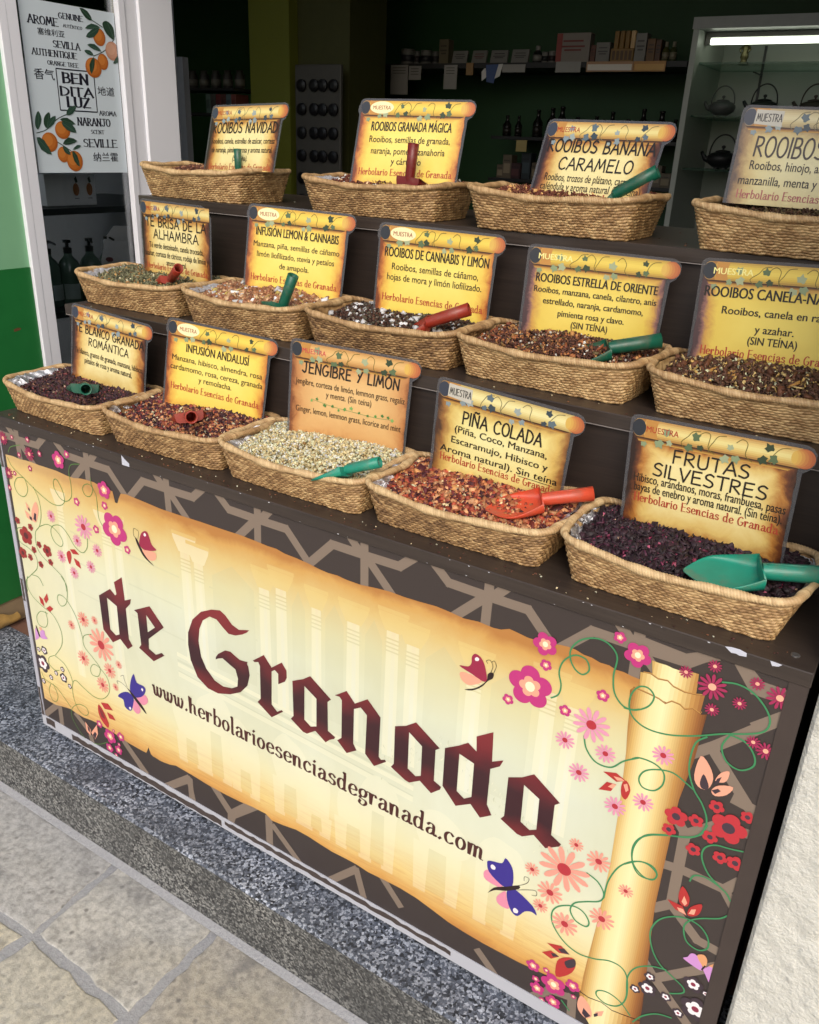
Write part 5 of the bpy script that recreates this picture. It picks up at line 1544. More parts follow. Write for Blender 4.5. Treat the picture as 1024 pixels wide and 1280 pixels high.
def make_cards():
    lam = NT('clear_laminate')
    tr = lam.n('BsdfTransparent')
    mx = lam.n('MixShader')
    lam.set(Base_Color=(.13, .128, .135), Roughness=.12)
    mx.inputs[0].default_value = .48
    lam.l(tr.outputs[0], mx.inputs[1])
    lam.l(lam.b.outputs[0], mx.inputs[2])
    lam.l(mx.outputs[0], lam.t.nodes['Material Output'].inputs[0])
    lam.m.use_transparent_shadow = True
    P = {
     'yellow': card_paper('yellow_card', [(0, '7a3e1c'), (.08, 'c07434'), (.20, 'dfae48'), (.40, 'efd25c'), (1, 'f4de70')], 1.3, .9),
     'tan': card_paper('tan_card', [(0, '7a4626'), (.10, 'b87c48'), (.3, 'd2a064'), (.6, 'dcb274'), (1, 'e2ba7c')], 4.1),
     'burnt': card_paper('burnt_card', [(0, '2a170e'), (.10, '6e3c1e'), (.19, 'b87c38'), (.34, 'e0c070'), (.62, 'f2e2a0')], 7.7, 1.15),
     'cream': card_paper('cream_card', [(0, '4a3020'), (.12, '9c6c36'), (.28, 'd8b864'), (.5, 'ebdc8c'), (1, 'f2eaa8')], 2.9, 1.1),
     'violet': card_paper('violet_edged_card', [(0, '4a3436'), (.08, '8a6058'), (.18, 'c99a4a'), (.36, 'e3c656'), (1, 'ecd566')], 5.5, .9),
     'pale': card_paper('pale_card', [(0, '5a4432'), (.12, '9a7a4c'), (.28, 'c9b070'), (.5, 'ddcf90'), (1, 'e8dfaa')], 9.2)}
    pose = {'blanco': (.090, .162, 1.050, .003, .102, -.061), 'andalusi': (.388, .160, 1.060, .184, .130, -.069), 'jengibre': (.707, .154, 1.067, .190, .027, -.047),
            'pina': (1.022, .142, 1.054, .030, -.052, -.076), 'frutas': (1.336, .159, 1.050, -.070, -.017, .031), 'brisa': (.087, .372, 1.255, -.073, .026, -.008),
            'lemon': (.419, .369, 1.267, .137, .147, -.026), 'cannabis': (.746, .369, 1.256, .129, .085, -.023), 'estrella': (1.059, .358, 1.246, .215, .034, -.027),
            'canela': (1.345, .372, 1.250, .042, .073, .030), 'navidad': (.142, .561, 1.454, -.110, .283, .032), 'magica': (.569, .550, 1.472, .137, .304, .007),
            'banana': (.985, .556, 1.443, -.156, .326, -.007), 'menta': (1.322, .560, 1.471, .10, .20, -.016)}
    BK = '241c14'
    # paper, tag style, leaf tint, title lines (text, depth below top, cap height, width, style), body lines (text, depth, cap height, width, style), footer depth or None
    C = {
     'blanco': ('burnt', 'red', 'b', [('TÉ BLANCO GRANADA', .053, .0155, .205, 'h'), ('ROMÁNTICA', .076, .0155, .118, 'h')],
                [('Té blanco, granos de granada, manzana, hibisco,', .0975, .0085, .205, 'c'), ('pétalos de rosa y aroma natural,', .1135, .0085, .140, 'c')], None),
     'andalusi': ('yellow', 'oval', 'g', [('INFUSIÓN ANDALUSÍ', .057, .0135, .135, 'n')],
                  [('Manzana, hibisco, almendra, rosa', .0760, .0085, .195, 'r'), ('cardamomo, rosa, cereza, granada', .0930, .0085, .200, 'r'), ('y remolacha.', .1085, .0085, .072, 'r')], .130),
     'jengibre': ('tan', 'pink', 'g', [('JENGIBRE Y LIMÓN', .0545, .0185, .178, 'h')],
                  [('Jengibre, corteza de limón, lemmon grass, regaliz', .0755, .0085, .212, 'r'), ('y menta. (Sin teína)', .0905, .0085, .084, 'r'), ('Ginger, lemon, lemmon grass, licorice and mint', .1235, .0085, .196, 'r')], None),
     'pina': ('cream', 'grey', 'b', [('PIÑA COLADA', .0640, .0200, .130, 'h')],
              [('(Piña, Coco, Manzana,', .0800, .0095, .152, 'b'), ('Escaramujo, Hibisco y', .0985, .0095, .160, 'b'), ('Aroma natural). Sin teína', .1165, .0095, .196, 'b')], .131),
     'frutas': ('burnt', 'red', 'g', [('FRUTAS', .0570, .0180, .100, 'h'), ('SILVESTRES', .0800, .0180, .150, 'h')],
                [('Hibisco, arándanos, moras, frambuesa, pasas', .0930, .0092, .200, 'c'), ('bayas de enebro y aroma natural. (Sin teína).', .1065, .0092, .196, 'c')], .1215),
     'brisa': ('burnt', 'red', 'b', [('TÉ BRISA DE LA', .0525, .0185, .190, 'h'), ('ALHAMBRA', .0765, .0185, .142, 'h')],
               [('Té verde desteinado, canela troceada,', .0960, .0090, .172, 'c'), ('azahar, corteza de cítricos, rodaja de limón y', .1130, .0090, .208, 'c'), ('aroma natural.', .1280, .0085, .064, 'c')], .139),
     'lemon': ('yellow', 'oval', 'g', [('INFUSIÓN LEMON & CANNABIS', .0560, .0140, .182, 'n')],
               [('Manzana, piña, semillas de cáñamo', .0770, .0085, .190, 'r'), ('limón liofilizado, stevia y petalos', .0955, .0085, .172, 'r'), ('de amapola.', .1140, .0085, .066, 'r')], .140),
     'cannabis': ('yellow', 'oval', 'g', [('ROOIBOS DE CANNABIS Y LIMÓN', .0560, .0145, .196, 'n')],
                  [('Rooibos, semillas de cáñamo,', .0775, .0095, .164, 'r'), ('hojas de mora y limón liofilizado.', .0955, .0095, .180, 'r')], .131),
     'estrella': ('violet', 'yellowtext', 'g', [('ROOIBOS ESTRELLA DE ORIENTE', .0560, .0120, .190, 'x')],
                  [('Rooibos, manzana, canela, cilantro, anís', .0720, .0085, .192, 'b'), ('estrellado, naranja, cardamomo,', .0890, .0085, .158, 'b'), ('pimienta rosa y clavo.', .1065, .0085, .105, 'b'), ('(SIN TEÍNA)', .1225, .0088, .058, 'b')], None),
     'canela': ('violet', 'yellowtext', 'g', [('ROOIBOS CANELA-NARANJA', .0525, .0130, .206, 'x')],
                [('Rooibos, canela en rama', .0755, .0095, .150, 'b'), ('y azahar.', .0985, .0095, .052, 'b'), ('(SIN TEÍNA)', .1150, .0095, .066, 'b')], .1350),
     'navidad': ('burnt', 'red', 'b', [('ROOIBOS NAVIDAD', .0580, .0200, .200, 'h')],
                 [('Rooibos, canela, estrellas de azúcar, corteza', .0800, .0085, .196, 'c'), ('de naranja, pimienta rosa y aroma natural.', .0980, .0085, .190, 'c'), ('(Sin teína).', .1150, .0085, .046, 'c')], .1330),
     'magica': ('yellow', 'oval', 'g', [('ROOIBOS GRANADA MÁGICA', .0590, .0150, .165, 'n')],
                [('Rooibos, semillas de granada,', .0800, .0098, .166, 'r'), ('naranja, pomelo, zanahoria', .1010, .0098, .152, 'r'), ('y cártamo', .1195, .0098, .062, 'r')], .1400),
     'banana': ('burnt', 'red', 'b', [('ROOIBOS BANANA', .0530, .0195, .206, 'h'), ('CARAMELO', .0820, .0195, .138, 'h')],
                [('Rooibos, trozos de plátano, caramelo,', .1010, .0100, .180, 'r'), ('caléndula y aroma natural (Sin teína)', .1160, .0100, .188, 'r')], .1310),
     'menta': ('pale', 'grey', 'b', [('ROOIBOS MENTA', .0720, .0280, .190, 't')],
               [('Rooibos, hinojo, anís estrellado,', .0910, .0105, .172, 'r'), ('manzanilla, menta y aroma natural', .1130, .0105, .196, 'r')], .1330)}
    names = {'blanco': 'TÉ BLANCO GRANADA ROMÁNTICA', 'andalusi': 'INFUSIÓN ANDALUSÍ', 'jengibre': 'JENGIBRE Y LIMÓN', 'pina': 'PIÑA COLADA', 'frutas': 'FRUTAS SILVESTRES', 'brisa': 'TÉ BRISA DE LA ALHAMBRA',
             'lemon': 'INFUSIÓN LEMON & CANNABIS', 'cannabis': 'ROOIBOS DE CANNABIS Y LIMÓN', 'estrella': 'ROOIBOS ESTRELLA DE ORIENTE', 'canela': 'ROOIBOS CANELA', 'navidad': 'ROOIBOS NAVIDAD',
             'magica': 'ROOIBOS GRANADA MÁGICA', 'banana': 'ROOIBOS BANANA CARAMELO', 'menta': 'ROOIBOS in tall letters, cut off at the right edge'}
    desc = {'yellow': 'bright yellow', 'tan': 'tan', 'burnt': 'brown-edged yellow', 'cream': 'pale yellow', 'violet': 'golden yellow', 'pale': 'faded cream'}
    for k, q in pose.items():
        yaw, lean, roll = q[3:]
        ax, nn = Vector((math.cos(yaw), math.sin(yaw), 0)), Vector((-math.sin(yaw), math.cos(yaw), 0))
        uu = math.cos(lean) * Vector((0, 0, 1)) + math.sin(lean) * nn
        X = math.cos(roll) * ax + math.sin(roll) * uu
        U = -math.sin(roll) * ax + math.cos(roll) * uu
        M = Matrix((X, U.cross(X), U)).transposed().to_4x4()
        M.translation = Vector(q[:3]) - U * CH * 1.065
        M = M @ Matrix.Scale(1.065, 4)
        paper, tagst, leaf, titles, body, foot = C[k]
        t = thing('tea_card', 'laminated %s scroll card reading %s' % (desc[paper], names[k]), 'sign', M=M, group='laminated tea cards standing in the baskets')
        # plastic pouch, cut round the printed scroll with a bulge for the rolled end
        r_ = .007
        clipped = k in ('brisa',)
        b0 = {'navidad': .036, 'magica': .016, 'banana': .036, 'menta': .030}.get(k, 0.0)
        out = [(.0, b0), (CW - .014, b0), (CW - .012, CH - .036)]
        if clipped:
            out += [(CW - .012, CH - .022), (CW - .024, CH - .006), (CW - .040, CH)]
        else:
            out += [(CW - .004, CH - .030), (CW + .001, CH - .022), (CW + .001, CH - .010), (CW - .004, CH - .003), (CW - .012, CH)]
        out += [(.010, CH), (.004, CH - .002), (.001, CH - .006), (0, CH - .012)]
        if tagst == 'oval':
            out += [(-.002, CH - .014), (-.002, CH - .024), (.001, CH - .030)]
        mb = MB()
        n = len(out)
        mb.poly(out, 0, (1, 1, 1))
        mb.poly(out, -.0007, (1, 1, 1))
        vs = [(p[0], 0, p[1]) for p in out] + [(p[0], .0007, p[1]) for p in out]
        mb.add(vs, [(i, n + i, n + (i + 1) % n, (i + 1) % n) for i in range(n)])
        mb.build('laminate_pouch', lam.m, t)
        # printed sheet
        mb = MB()
        left, right = [], []
        for i in range(13):
            z = b0 + (CH - .026 - b0) * i / 12
            left.append((.0040 + random.uniform(0, .0016), z))
            right.append((CW - .0165 - random.uniform(0, .0018), z))
        mb.poly(left + right[::-1], .0006, (1, 1, 1))
        mb.build('printed_sheet', P[paper], t)
        # the roll at the head of the sheet
        mb = MB()
        lo, hi = CH - .0300, CH - .0045
        rc = [lin(c) for c in {'yellow': ('b98a38', 'dcb84a', 'ecd05a', 'e6c652', 'd0a040'), 'tan': ('a8763c', 'cfa060', 'e0b878', 'd8ac6a', 'b8864c'),
                               'burnt': ('a8743a', 'd8b868', 'eadc94', 'dfc278', 'b98848'), 'cream': ('b89a58', 'dccb84', 'efe6a8', 'e2d490', 'c0a460'),
                               'violet': ('a8803c', 'd8b84c', 'e8cf60', 'dcc054', 'b89044'), 'pale': ('a8926a', 'cdbc88', 'e3d8ac', 'd4c594', 'b09a70')}[paper]]
        for i in range(10):
            z0, z1 = lo + (hi - lo) * i / 10, lo + (hi - lo) * (i + 1) / 10
            f = (i + .5) / 10 * 4
            a, b = rc[int(f)], rc[min(4, int(f) + 1)]
            c = tuple(a[j] + (b[j] - a[j]) * (f - int(f)) for j in range(3))
            mb.poly([(.014, z0), (CW - .016, z0), (CW - .016, z1), (.014, z1)], .0009, c)
        # printed dark line under the roll and stain at its left
        for i in range(5):
            zz = lo - .0002 - i * .0011
            c = lin(('3a2416', '5e3c20', '8a5c2c', 'b0823a', 'c89a48')[i])
            mb.poly([(.010 + i * .001, zz - .0011), (CW - .020 - i * .002, zz - .0011), (CW - .020 - i * .002, zz), (.010 + i * .001, zz)], .0008, c)
        for i, (a, b, c) in enumerate(((.014, .022, 'a8743a'), (.022, .040, 'c08a44'))):
            mb.poly([(a, lo), (b, lo), (b - .003, (lo + hi) / 2), (b, hi), (a, hi)], .00095 + i * 1e-5, lin(c))
        el = lambda cx, cy, a, b, n=22: [(cx + a * math.cos(2 * math.pi * i / n), cy + b * math.sin(2 * math.pi * i / n)) for i in range(n)]
        mid = (lo + hi) / 2
        mb.poly(el(.0135, mid, .0092, .0128), .00100, lin('b08a50' if paper != 'pale' else '9a8a70'))
        mb.poly(el(.0135, mid, .0094, .0118), .00104, lin('2e3238' if leaf == 'g' else '3a3f4c'))
        if not clipped:
            for i, c in enumerate(('b4643c', 'bc7040', 'c48046', 'cd934c', 'd5a653', 'd9b258')):
                mb.poly(el(CW - .0125 - i * .0022, mid, .0130 - i * .0018, .0127 - i * .0009), .00100 + i * 2e-5, lin(c))
        mb.build('printed_roll', INK, t)
        # ivy sprigs over the roll
        mb = MB()
        lc = [lin(c) for c in (('5c6f4c', '8a9a74', '37462f', 'a3ad88') if leaf == 'g' else ('5f7078', '87969a', '3a4850', '9ca8a4'))]
        sp = [(.050, -.006), (.088, -.004), (.132, -.010), (.178, -.002)]
        dl = .00122

        def ivy(x, z, s, a, c, i):
            pts = []
            for kk in range(5):
                an = a + (kk - 2) * 1.05
                pts.append((x + s * .56 * math.cos(an - .5), z + s * .56 * math.sin(an - .5)))
                rr_ = s * (1.0 if kk == 2 else .82 if kk in (1, 3) else .62)
                pts.append((x + rr_ * math.cos(an), z + rr_ * math.sin(an)))
            pts.append((x + s * .3 * math.cos(a + math.pi), z + s * .3 * math.sin(a + math.pi)))
            mb.poly(pts, dl + i * 8e-6, c)
        rr2 = random.Random(hash_str(k))
        i = 0
        for sx_, sz in sp:
            x, z = sx_ * CW / .23, mid + sz + rr2.uniform(-.002, .002)
            for kk in range(3):
                i += 1
                ivy(x + (-.007, .006, .001)[kk] + rr2.uniform(-.002, .002), z + (-.009, -.006, .006)[kk] + (0, 0, 0)[kk], rr2.uniform(.0064, .0098), rr2.uniform(-2.6, -.4) if kk < 2 else rr2.uniform(.2, 2.4), lc[(i + kk) % 4], i)
        ivy(.022, lo - .008, .0065, -1.2, lc[1], i + 1)
        for kk, (vx, vz) in enumerate(((.080, 0), (.104, .002), (.112, -.002), (.150, .001), (.188, .002))):
            vx *= CW / .23
            a = rr2.uniform(-.004, .004)
            pts = smooth_line([(vx - .012, mid + vz + .003), (vx - .005, hi - .003), (vx + .002, mid + vz + .002 + a), (vx + .001, lo + .003), (vx + .010, lo - .004)] if kk % 2 else
                              [(vx + .014, hi - .003), (vx + .004, hi - .005), (vx - .002, mid + vz), (vx - .009 + a, lo + .004), (vx - .006, lo - .003)], 6)
            mb.line(pts, .0010, .00116 + kk * 4e-6, lin('6f6428' if leaf == 'g' else '756c48'))
        mb.build('ivy_print', INK, t)
        # sample tag
        mb = MB()
        zt = mid + .0005
        if tagst == 'oval':
            mb.poly(el(.048, zt, .0245, .0112, 30), .00135, lin('f3e9b4'))
            typeset(mb, 'MUESTRA', .048, zt - .0038, .0076, lin('9a4a2a'), .00142, width=.037, bold=.02)
        elif tagst == 'grey':
            mb.poly([(.020, zt - .010), (.060, zt - .013), (.0605, zt + .009), (.021, zt + .0105)], .00135, lin('c6c2b4'))
            write(mb, 'MUESTRA', .041, zt - .006, .0105, lin('3c3a36'), .00142, width=.036, w=.12)
        elif tagst == 'yellowtext':
            typeset(mb, 'MUESTRA', .046, zt - .0045, .0092, lin('f4ec9a'), .00142, width=.054, bold=.03)
        else:
            typeset(mb, 'MUESTRA', .046, zt - .0045, .0085, lin('c43a4c' if tagst == 'pink' else 'b03a26'), .00142, width=.044, bold=.01)
        mb.build('sample_tag', INK, t)
        # title and text
        mb = MB()
        cx = CW / 2 - .004
        for s, dd, h, w, stl in titles:
            zb = CH - dd
            if stl == 'h':
                write(mb, s, cx, zb, h, lin(BK), .00125, width=min(w, .200), w=.150 if len(s) > 12 else .135, jit=.012, slant=.03)
            elif stl == 't':
                write(mb, s, cx + .010, zb, h, lin('3a302a'), .00125, width=w, w=.10, slant=.05)
            else:
                typeset(mb, s, cx, zb, h * 1.18, lin(BK), .00125, width=w, bold=.036 if stl == 'x' else .028)
        mb.build('title_lettering', INK, t)
        mb = MB()
        for s, dd, h, w, stl in body:
            w = min(w, .201)
            typeset(mb, s, cx, CH - dd, h * {'r': 1.28, 'c': 1.38, 'b': 1.2}[stl], lin('2a2016'), .00125, width=w, bold={'r': .012, 'c': .018, 'b': .028}[stl])
        if k == 'pina':
            mb.line([(.150, CH - .1195), (.205, CH - .1195)], .0008, .00125, lin('2e2418'))
        if k == 'jengibre':
            pts = smooth_line([(.045, CH - .098), (.085, CH - .104), (.120, CH - .106), (.165, CH - .108), (.195, CH - .106)], 6)
            mb.line(pts, .0007, .00125, lin('7a9a5a'))
            for kk in range(13):
                p = pts[int(kk * (len(pts) - 1) / 12)]
                ivy(p[0], p[1] + rr2.uniform(-.004, .005), rr2.uniform(.003, .0052), rr2.uniform(-2, 2), lin(rr2.choice(['5f9a4c', '4c8040', '7db060'])), 30 + kk)
        mb.build('recipe_lettering', INK, t)
        if foot:
            mb = MB()
            write(mb, 'Herbolario Esencias de Granada', cx, CH - foot, .0120, lin('b04630' if paper != 'pale' else 'b0605a'), .00130, width=.192, w=.15, lower=True, nib=.40)
            mb.build('shop_name_lettering', INK, t)


make_baskets()
for _k in SPOT:
    make_tea(_k)
make_liners()
make_scoops()
make_cards()


# star anise, bark and peel lying on two of the heaps
def make_toppings():
    m1 = simple('anise_brown', (.10, .045, .022), .6, .3, 200)
    for i, (x, y, z, r_) in enumerate(((1.190, .360, 1.0960, .014), (1.150, .375, 1.0960, .012))):
        mb = MB()
        for k in range(8):
            a = k * math.pi / 4 + i
            c, s = math.cos(a), math.sin(a)
            L = r_ * random.uniform(.8, 1.1)
            w = r_ * .2
            vs = [(0, 0, 0), (L * .5 * c - w * s, L * .5 * s + w * c, -.001), (L * c, L * s, .002), (L * .5 * c + w * s, L * .5 * s - w * c, -.001), (L * .5 * c, L * .5 * s, .005)]
            mb.add(vs, [(0, 3, 4), (3, 2, 4), (2, 1, 4), (1, 0, 4)])
        o = mb.build('star_anise', m1, loc=(x, y, z))
        tag(o, ('larger brown star anise on top of the reddish needle tea', 'smaller star anise behind, near the tea card')[i], 'spice', 'star anise on the reddish tea')
    m2 = simple('dried_peel', lin('b98a48'), .6, .3, 120)
    rr = random.Random(5)
    for i, (x, y, z) in enumerate(((1.395, .320, 1.090), (1.435, .300, 1.092), (1.475, .315, 1.096), (1.520, .300, 1.094), (1.560, .315, 1.092))):
        mb = MB()
        R0 = rr.uniform(.010, .016)
        n = 14
        a0 = rr.uniform(0, 6)
        vs, fs = [], []
        for k in range(n):
            a = a0 + k / n * rr.uniform(3.6, 4.4)
            for j, rr_ in enumerate((R0, R0 * .82)):
                for zz in (0, .0045):
                    vs.append((rr_ * math.cos(a), rr_ * math.sin(a) * .7, zz + .005 * math.sin(a * 1.3)))
        for k in range(n - 1):
            b = k * 4
            for p, q in ((0, 1), (1, 3), (3, 2), (2, 0)):
                fs.append((b + p, b + q, b + 4 + q, b + 4 + p))
        mb.add(vs, fs)
        o = mb.build('dried_peel', m2, loc=(x, y, z))
        tag(o, ('curled peel at the left end of the brown cinnamon tea', 'curled peel second from the left on the cinnamon tea', 'curled peel in the middle of the cinnamon tea',
                'curled peel right of the middle on the cinnamon tea', 'curled peel furthest right on the cinnamon tea')[i], 'peel', 'orange peel curls on the cinnamon tea')


make_toppings()


def make_crumbs():
    r2 = np.random.default_rng(21)
    n = 260
    x = r2.random(n) * 1.6 + .02
    row = r2.random(n)
    y = np.where(row < .6, r2.random(n) * .03 + .002, np.where(row < .85, .215 + r2.random(n) * .03, .455 + r2.random(n) * .35))
    z = np.where(row < .6, .8226, np.where(row < .85, 1.0296, 1.2546))
    V, Q, Cc = flakes('c', [(3, (4, 2.2, .8), ['6a4030', '4a2620', '8a5a3c'], .15), (1, (3, 2.4, 1), ['d8c8a0', 'e8dcc0'], .15)], n, 1, 1, lambda u, v: u * 0, r2)
    V = V.reshape(n, 8, 3)
    V -= V.mean(axis=1, keepdims=True)
    V *= .7
    V += np.stack([x, y, z], -1)[:, None, :]
    o = put('tea_crumbs', np_mesh('tea_crumbs', V.reshape(-1, 3), Q, M_TEA, cols=Cc))
    tag(o, 'scattered tea crumbs spilled on the dark shelf boards', 'crumbs', None, 'stuff')


make_crumbs()
# ------------------------------------------------------------------ walls round the stall
def make_walls():
    st = NT('rough_white_stucco')
    v = st.coord()
    n1 = st.noise(v, 75, 6, .62, .3)
    n2 = st.noise(v, 210, 4, .6)
    n3 = st.noise(v, 3, 3)
    st.set(Base_Color=st.mix(n3, (.70, .69, .615), (.62, .61, .545)), Roughness=.85)
    st.bump(st.math('ADD', n1, st.math('MULTIPLY', n2, .6)), .85, .006)
    mb = MB()
    # the rough face is real relief: a fine grid pushed in and out
    X0, X1, nx = 1.6655, 2.35, 150
    Za, Zb, nz = -.02, 1.1, 240
    r2 = np.random.default_rng(4)
    g = r2.normal(size=(nz + 1, nx + 1))
    for _ in range(2):
        g = (g + np.roll(g, 1, 0) + np.roll(g, -1, 0) + np.roll(g, 1, 1) + np.roll(g, -1, 1)) / 5
    g2 = r2.normal(size=(nz + 1, nx + 1))
    for _ in range(14):
        g2 = (g2 + np.roll(g2, 1, 0) + np.roll(g2, -1, 0) + np.roll(g2, 1, 1) + np.roll(g2, -1, 1)) / 5
    g = g / g.std() * .00045 + g2 / g2.std() * .0008
    vs, fs = [], []
    for j in range(nz + 1):
        for i in range(nx + 1):
            vs.append((X0 + (X1 - X0) * i / nx, .004 - g[j, i] + (.006 if i == 0 else .001 if i == 1 else 0), Za + (Zb - Za) * j / nz))
    w_ = nx + 1
    for j in range(nz):
        for i in range(nx):
            fs.append((j * w_ + i, j * w_ + i + 1, (j + 1) * w_ + i + 1, (j + 1) * w_ + i))
    mb.add(vs, fs)
    mb.box(X0 + .003, .011, -.02, 6.0, .35, 3.2)
    mb.box(2.35, .004, -.02, 6.0, .0109, 3.2)
    mb.box(X0 + .003, .004, 1.1, 2.35, .0109, 3.2)
    o = mb.build('stucco_wall', st.m, smooth=False)
    tag(o, 'rough white stucco wall to the right of the counter', 'wall')

    # green shop-front wall, its end faces the stall
    t = thing('green_wall', 'green painted wall end, pale above and dark below, left of the counter', 'wall', (-.5, 0, 0))
    pg = simple('pale_green_paint', lin('80b58c'), .45, .08, 6)
    dg = NT('dark_green_paint')
    sc = dg.noise(dg.coord((1, 1, 1)), 18, 5)
    dg.set(Base_Color=dg.mix(sc, lin('1d6630'), lin('25753a')), Roughness=.4)
    mb = MB()
    mb.box(-.13, -.02, 1.0345, 0, .472, 3.2)
    mb.build('upper_panel', pg, t)
    mb = MB()
    mb.box(-.13, -.02, .073, .0025, .4715, 1.034)
    lp = mb.build('lower_panel', dg.m, t)
    mb = MB()
    mb.poly([(.395, .866), (.412, .868), (.418, .872), (.408, .876), (.394, .873)], 0, lin('6a4a30'))
    s = mb.build('paint_scuff', INK, lp, loc=(.0030, 0, 0))
    s.rotation_euler = (0, 0, R(90))
    mb = MB()
    mb.box(-.13, -.012, -.0098, -.004, .47, .0725)
    sk = mb.build('skirting_board', simple('bare_board', (.30, .22, .13), .6, .25, 14), t)
    # torn gold-brown film peeling off the skirting
    mb = MB()
    nI, nJ = 14, 6
    vs = []
    for i in range(nI + 1):
        for j in range(nJ + 1):
            y = .05 + .215 * i / nI
            topz = .060 - .010 * abs(math.sin(i * .9)) - .038 * max(0, (i / nI - .62)) * 2
            z = -.004 + (topz + .004) * j / nJ
            vs.append((.003 + .020 * math.sin(math.pi * j / nJ * .9) * (.6 + .5 * math.sin(i * .6)), y, z))
    fs = [(i * (nJ + 1) + j, (i + 1) * (nJ + 1) + j, (i + 1) * (nJ + 1) + j + 1, i * (nJ + 1) + j + 1) for i in range(nI) for j in range(nJ)]
    mb.add(vs, fs)
    mb.build('peeling_film', simple('gold_brown_film', (.36, .22, .07), .35, .3, 40), t, smooth=True)

    # shop window: two white posts, a pane
    al = NT('white_aluminium')
    al.set(Base_Color=(.80, .81, .86), Roughness=.35)
    al.bump(al.noise(al.coord((1, 1, .05)), 120, 3), .08, .001)
    t = thing('shop_window', 'tall white framed shop window beside the left end of the counter', 'window', (-.5, .472, 0))
    mb = MB()
    mb.box(-.03, .0005, -.0095, .012, .024, 2.6, bev=.002)
    mb.box(-.03, .0245, -.0095, .010, .057, 2.6, bev=.002)
    mb.build('window_post', al.m, t)
    mb = MB()
    mb.box(-.03, .376, -.0095, .012, .400, 2.6, bev=.002)
    mb.build('window_post', al.m, t)
    mb = MB()
    mb.box(-.06, .4005, -.0095, .008, .4445, 2.6, bev=.002)
    mb.box(-.10, .445, -.0095, .016, .575, 2.6, bev=.003)
    mb.build('door_jamb', NTwhite(), t)
    mb = MB()
    mb.box(-.05, .5755, -.0095, .002, .592, 2.6)
    mb.build('jamb_seal', simple('grey_seal', (.16, .17, .20), .4), t)
    gl = NT('window_glass')
    tr = gl.n('BsdfTransparent')
    tr.inputs[0].default_value = (.96, .975, .98, 1)
    gs = gl.n('BsdfGlossy')
    gs.inputs['Roughness'].default_value = .02
    fr = gl.n('Fresnel')
    fr.inputs[0].default_value = 1.5
    mx = gl.n('MixShader')
    gl.l(gl.math('ADD', gl.math('MULTIPLY', fr.outputs[0], .9), .065), mx.inputs[0])
    gl.l(tr.outputs[0], mx.inputs[1])
    gl.l(gs.outputs[0], mx.inputs[2])
    gl.l(mx.outputs[0], gl.t.nodes['Material Output'].inputs[0])
    mb = MB()
    mb.box(-.012, .058, .05, -.006, .3755, 2.6)
    mb.build('pane', gl.m, t)
    # unseen street window and its surround, added to let daylight into the display
    mb = MB()
    mb.box(-1.75, -.276, .42, -.1305, -.270, 2.4)
    mb.build('pane', gl.m, t)
    mb = MB()
    mb.box(-1.75, -.30, -.0095, -.1305, -.24, .4195)
    mb.box(-2.9, -.30, -.0095, -1.7505, -.10, 3.2)
    mb.box(-1.75, -.30, 2.4005, -.1305, -.10, 3.2)
    mb.build('added_street_front', dg.m, t)
    mb = MB()
    mb.box(-.03, .0575, -.0095, .008, .3755, .0495)
    mb.build('sill', al.m, t)
    return gl.m


def NTwhite():
    m = NT('white_lacquer')
    m.set(Base_Color=(.84, .85, .90), Roughness=.3)
    return m.m


GLASS = make_walls()


# ------------------------------------------------------------------ poster on the window (outer face)
def make_poster():
    y0, z0 = .5425, 1.2775
    t = thing('poster', 'white poster with oranges and scattered words on the shop window', 'poster', (-.5045, y0, z0), R(90))
    f = lambda p: (p[0] - y0, p[1] - z0)
    mb = MB()
    W, H = .301, .4165
    n = 12
    mb.box(0, -.0012, 0, W, -.0002, H, lin('d3dde3'))
    mb.build('sheet', simple('poster_paper', lin('cdd9e0'), .4, .05, 4), t)
    mb = MB()
    # thin stems, leaves, fruit
    for i, q in enumerate(P_STEM):
        mb.line(smooth_line([f(p) for p in q], 5), .0022, .0016 + i * 1e-5, lin('2c3e34'))
    for i, (y, z, a, b) in enumerate(P_FRUIT):
        cx, cz = f((y, z))
        for k, (s, c) in enumerate(((1, 'a85c22'), (.86, 'b8692a'), (.62, 'c77a36'))):
            mb.poly([(min(W - .001, cx - a * .10 * k + s * a * math.cos(an)), cz + b * .10 * k + s * b * math.sin(an)) for an in [j * .2618 for j in range(24)]], .0019 + i * 4e-5 + k * 1e-5,
                    lin(c) if i != 1 else lin(('b5826a', 'c08e74', 'c89a80')[k]))
    for i, q in enumerate(P_LEAF):
        pts = [f(p) for p in q]
        mb.poly(smooth_loop(pts, 3) if len(pts) > 4 else smooth_loop(pts, 2), .0024 + i * 1e-5, lin('2f4a3c' if i % 3 else '27402f'))
        a, b = pts[0], pts[2]
        mb.line([a, ((a[0] + b[0]) / 2, (a[1] + b[1]) / 2), b], .0008, .0027 + i * 1e-5, lin('55705f'))
    mb.build('orange_branches', INK, t)
    mb = MB()
    INKC = lin('20202c')
    for s, y, z, h, w, stl in P_TEXT:
        cx, cz = f((y, z))
        if stl == 'K':
            typeset(mb, s, cx, cz - h / 2, h, INKC, .0017, width=w, fit_h=True, bold=.01)
        else:
            write(mb, s, cx, cz - h / 2, h, INKC, .0017, width=w, w=.24 if stl == 'S' else .36, nib=.28, serif=True)
    fr = [f(p) for p in P_FRAME]
    for i in range(4):
        a, b = fr[i], fr[(i + 1) % 4]
        mb.line([a, b], .0030, .0017 + i * 1e-5, INKC)
    mb.build('lettering', INK, t)


make_poster()


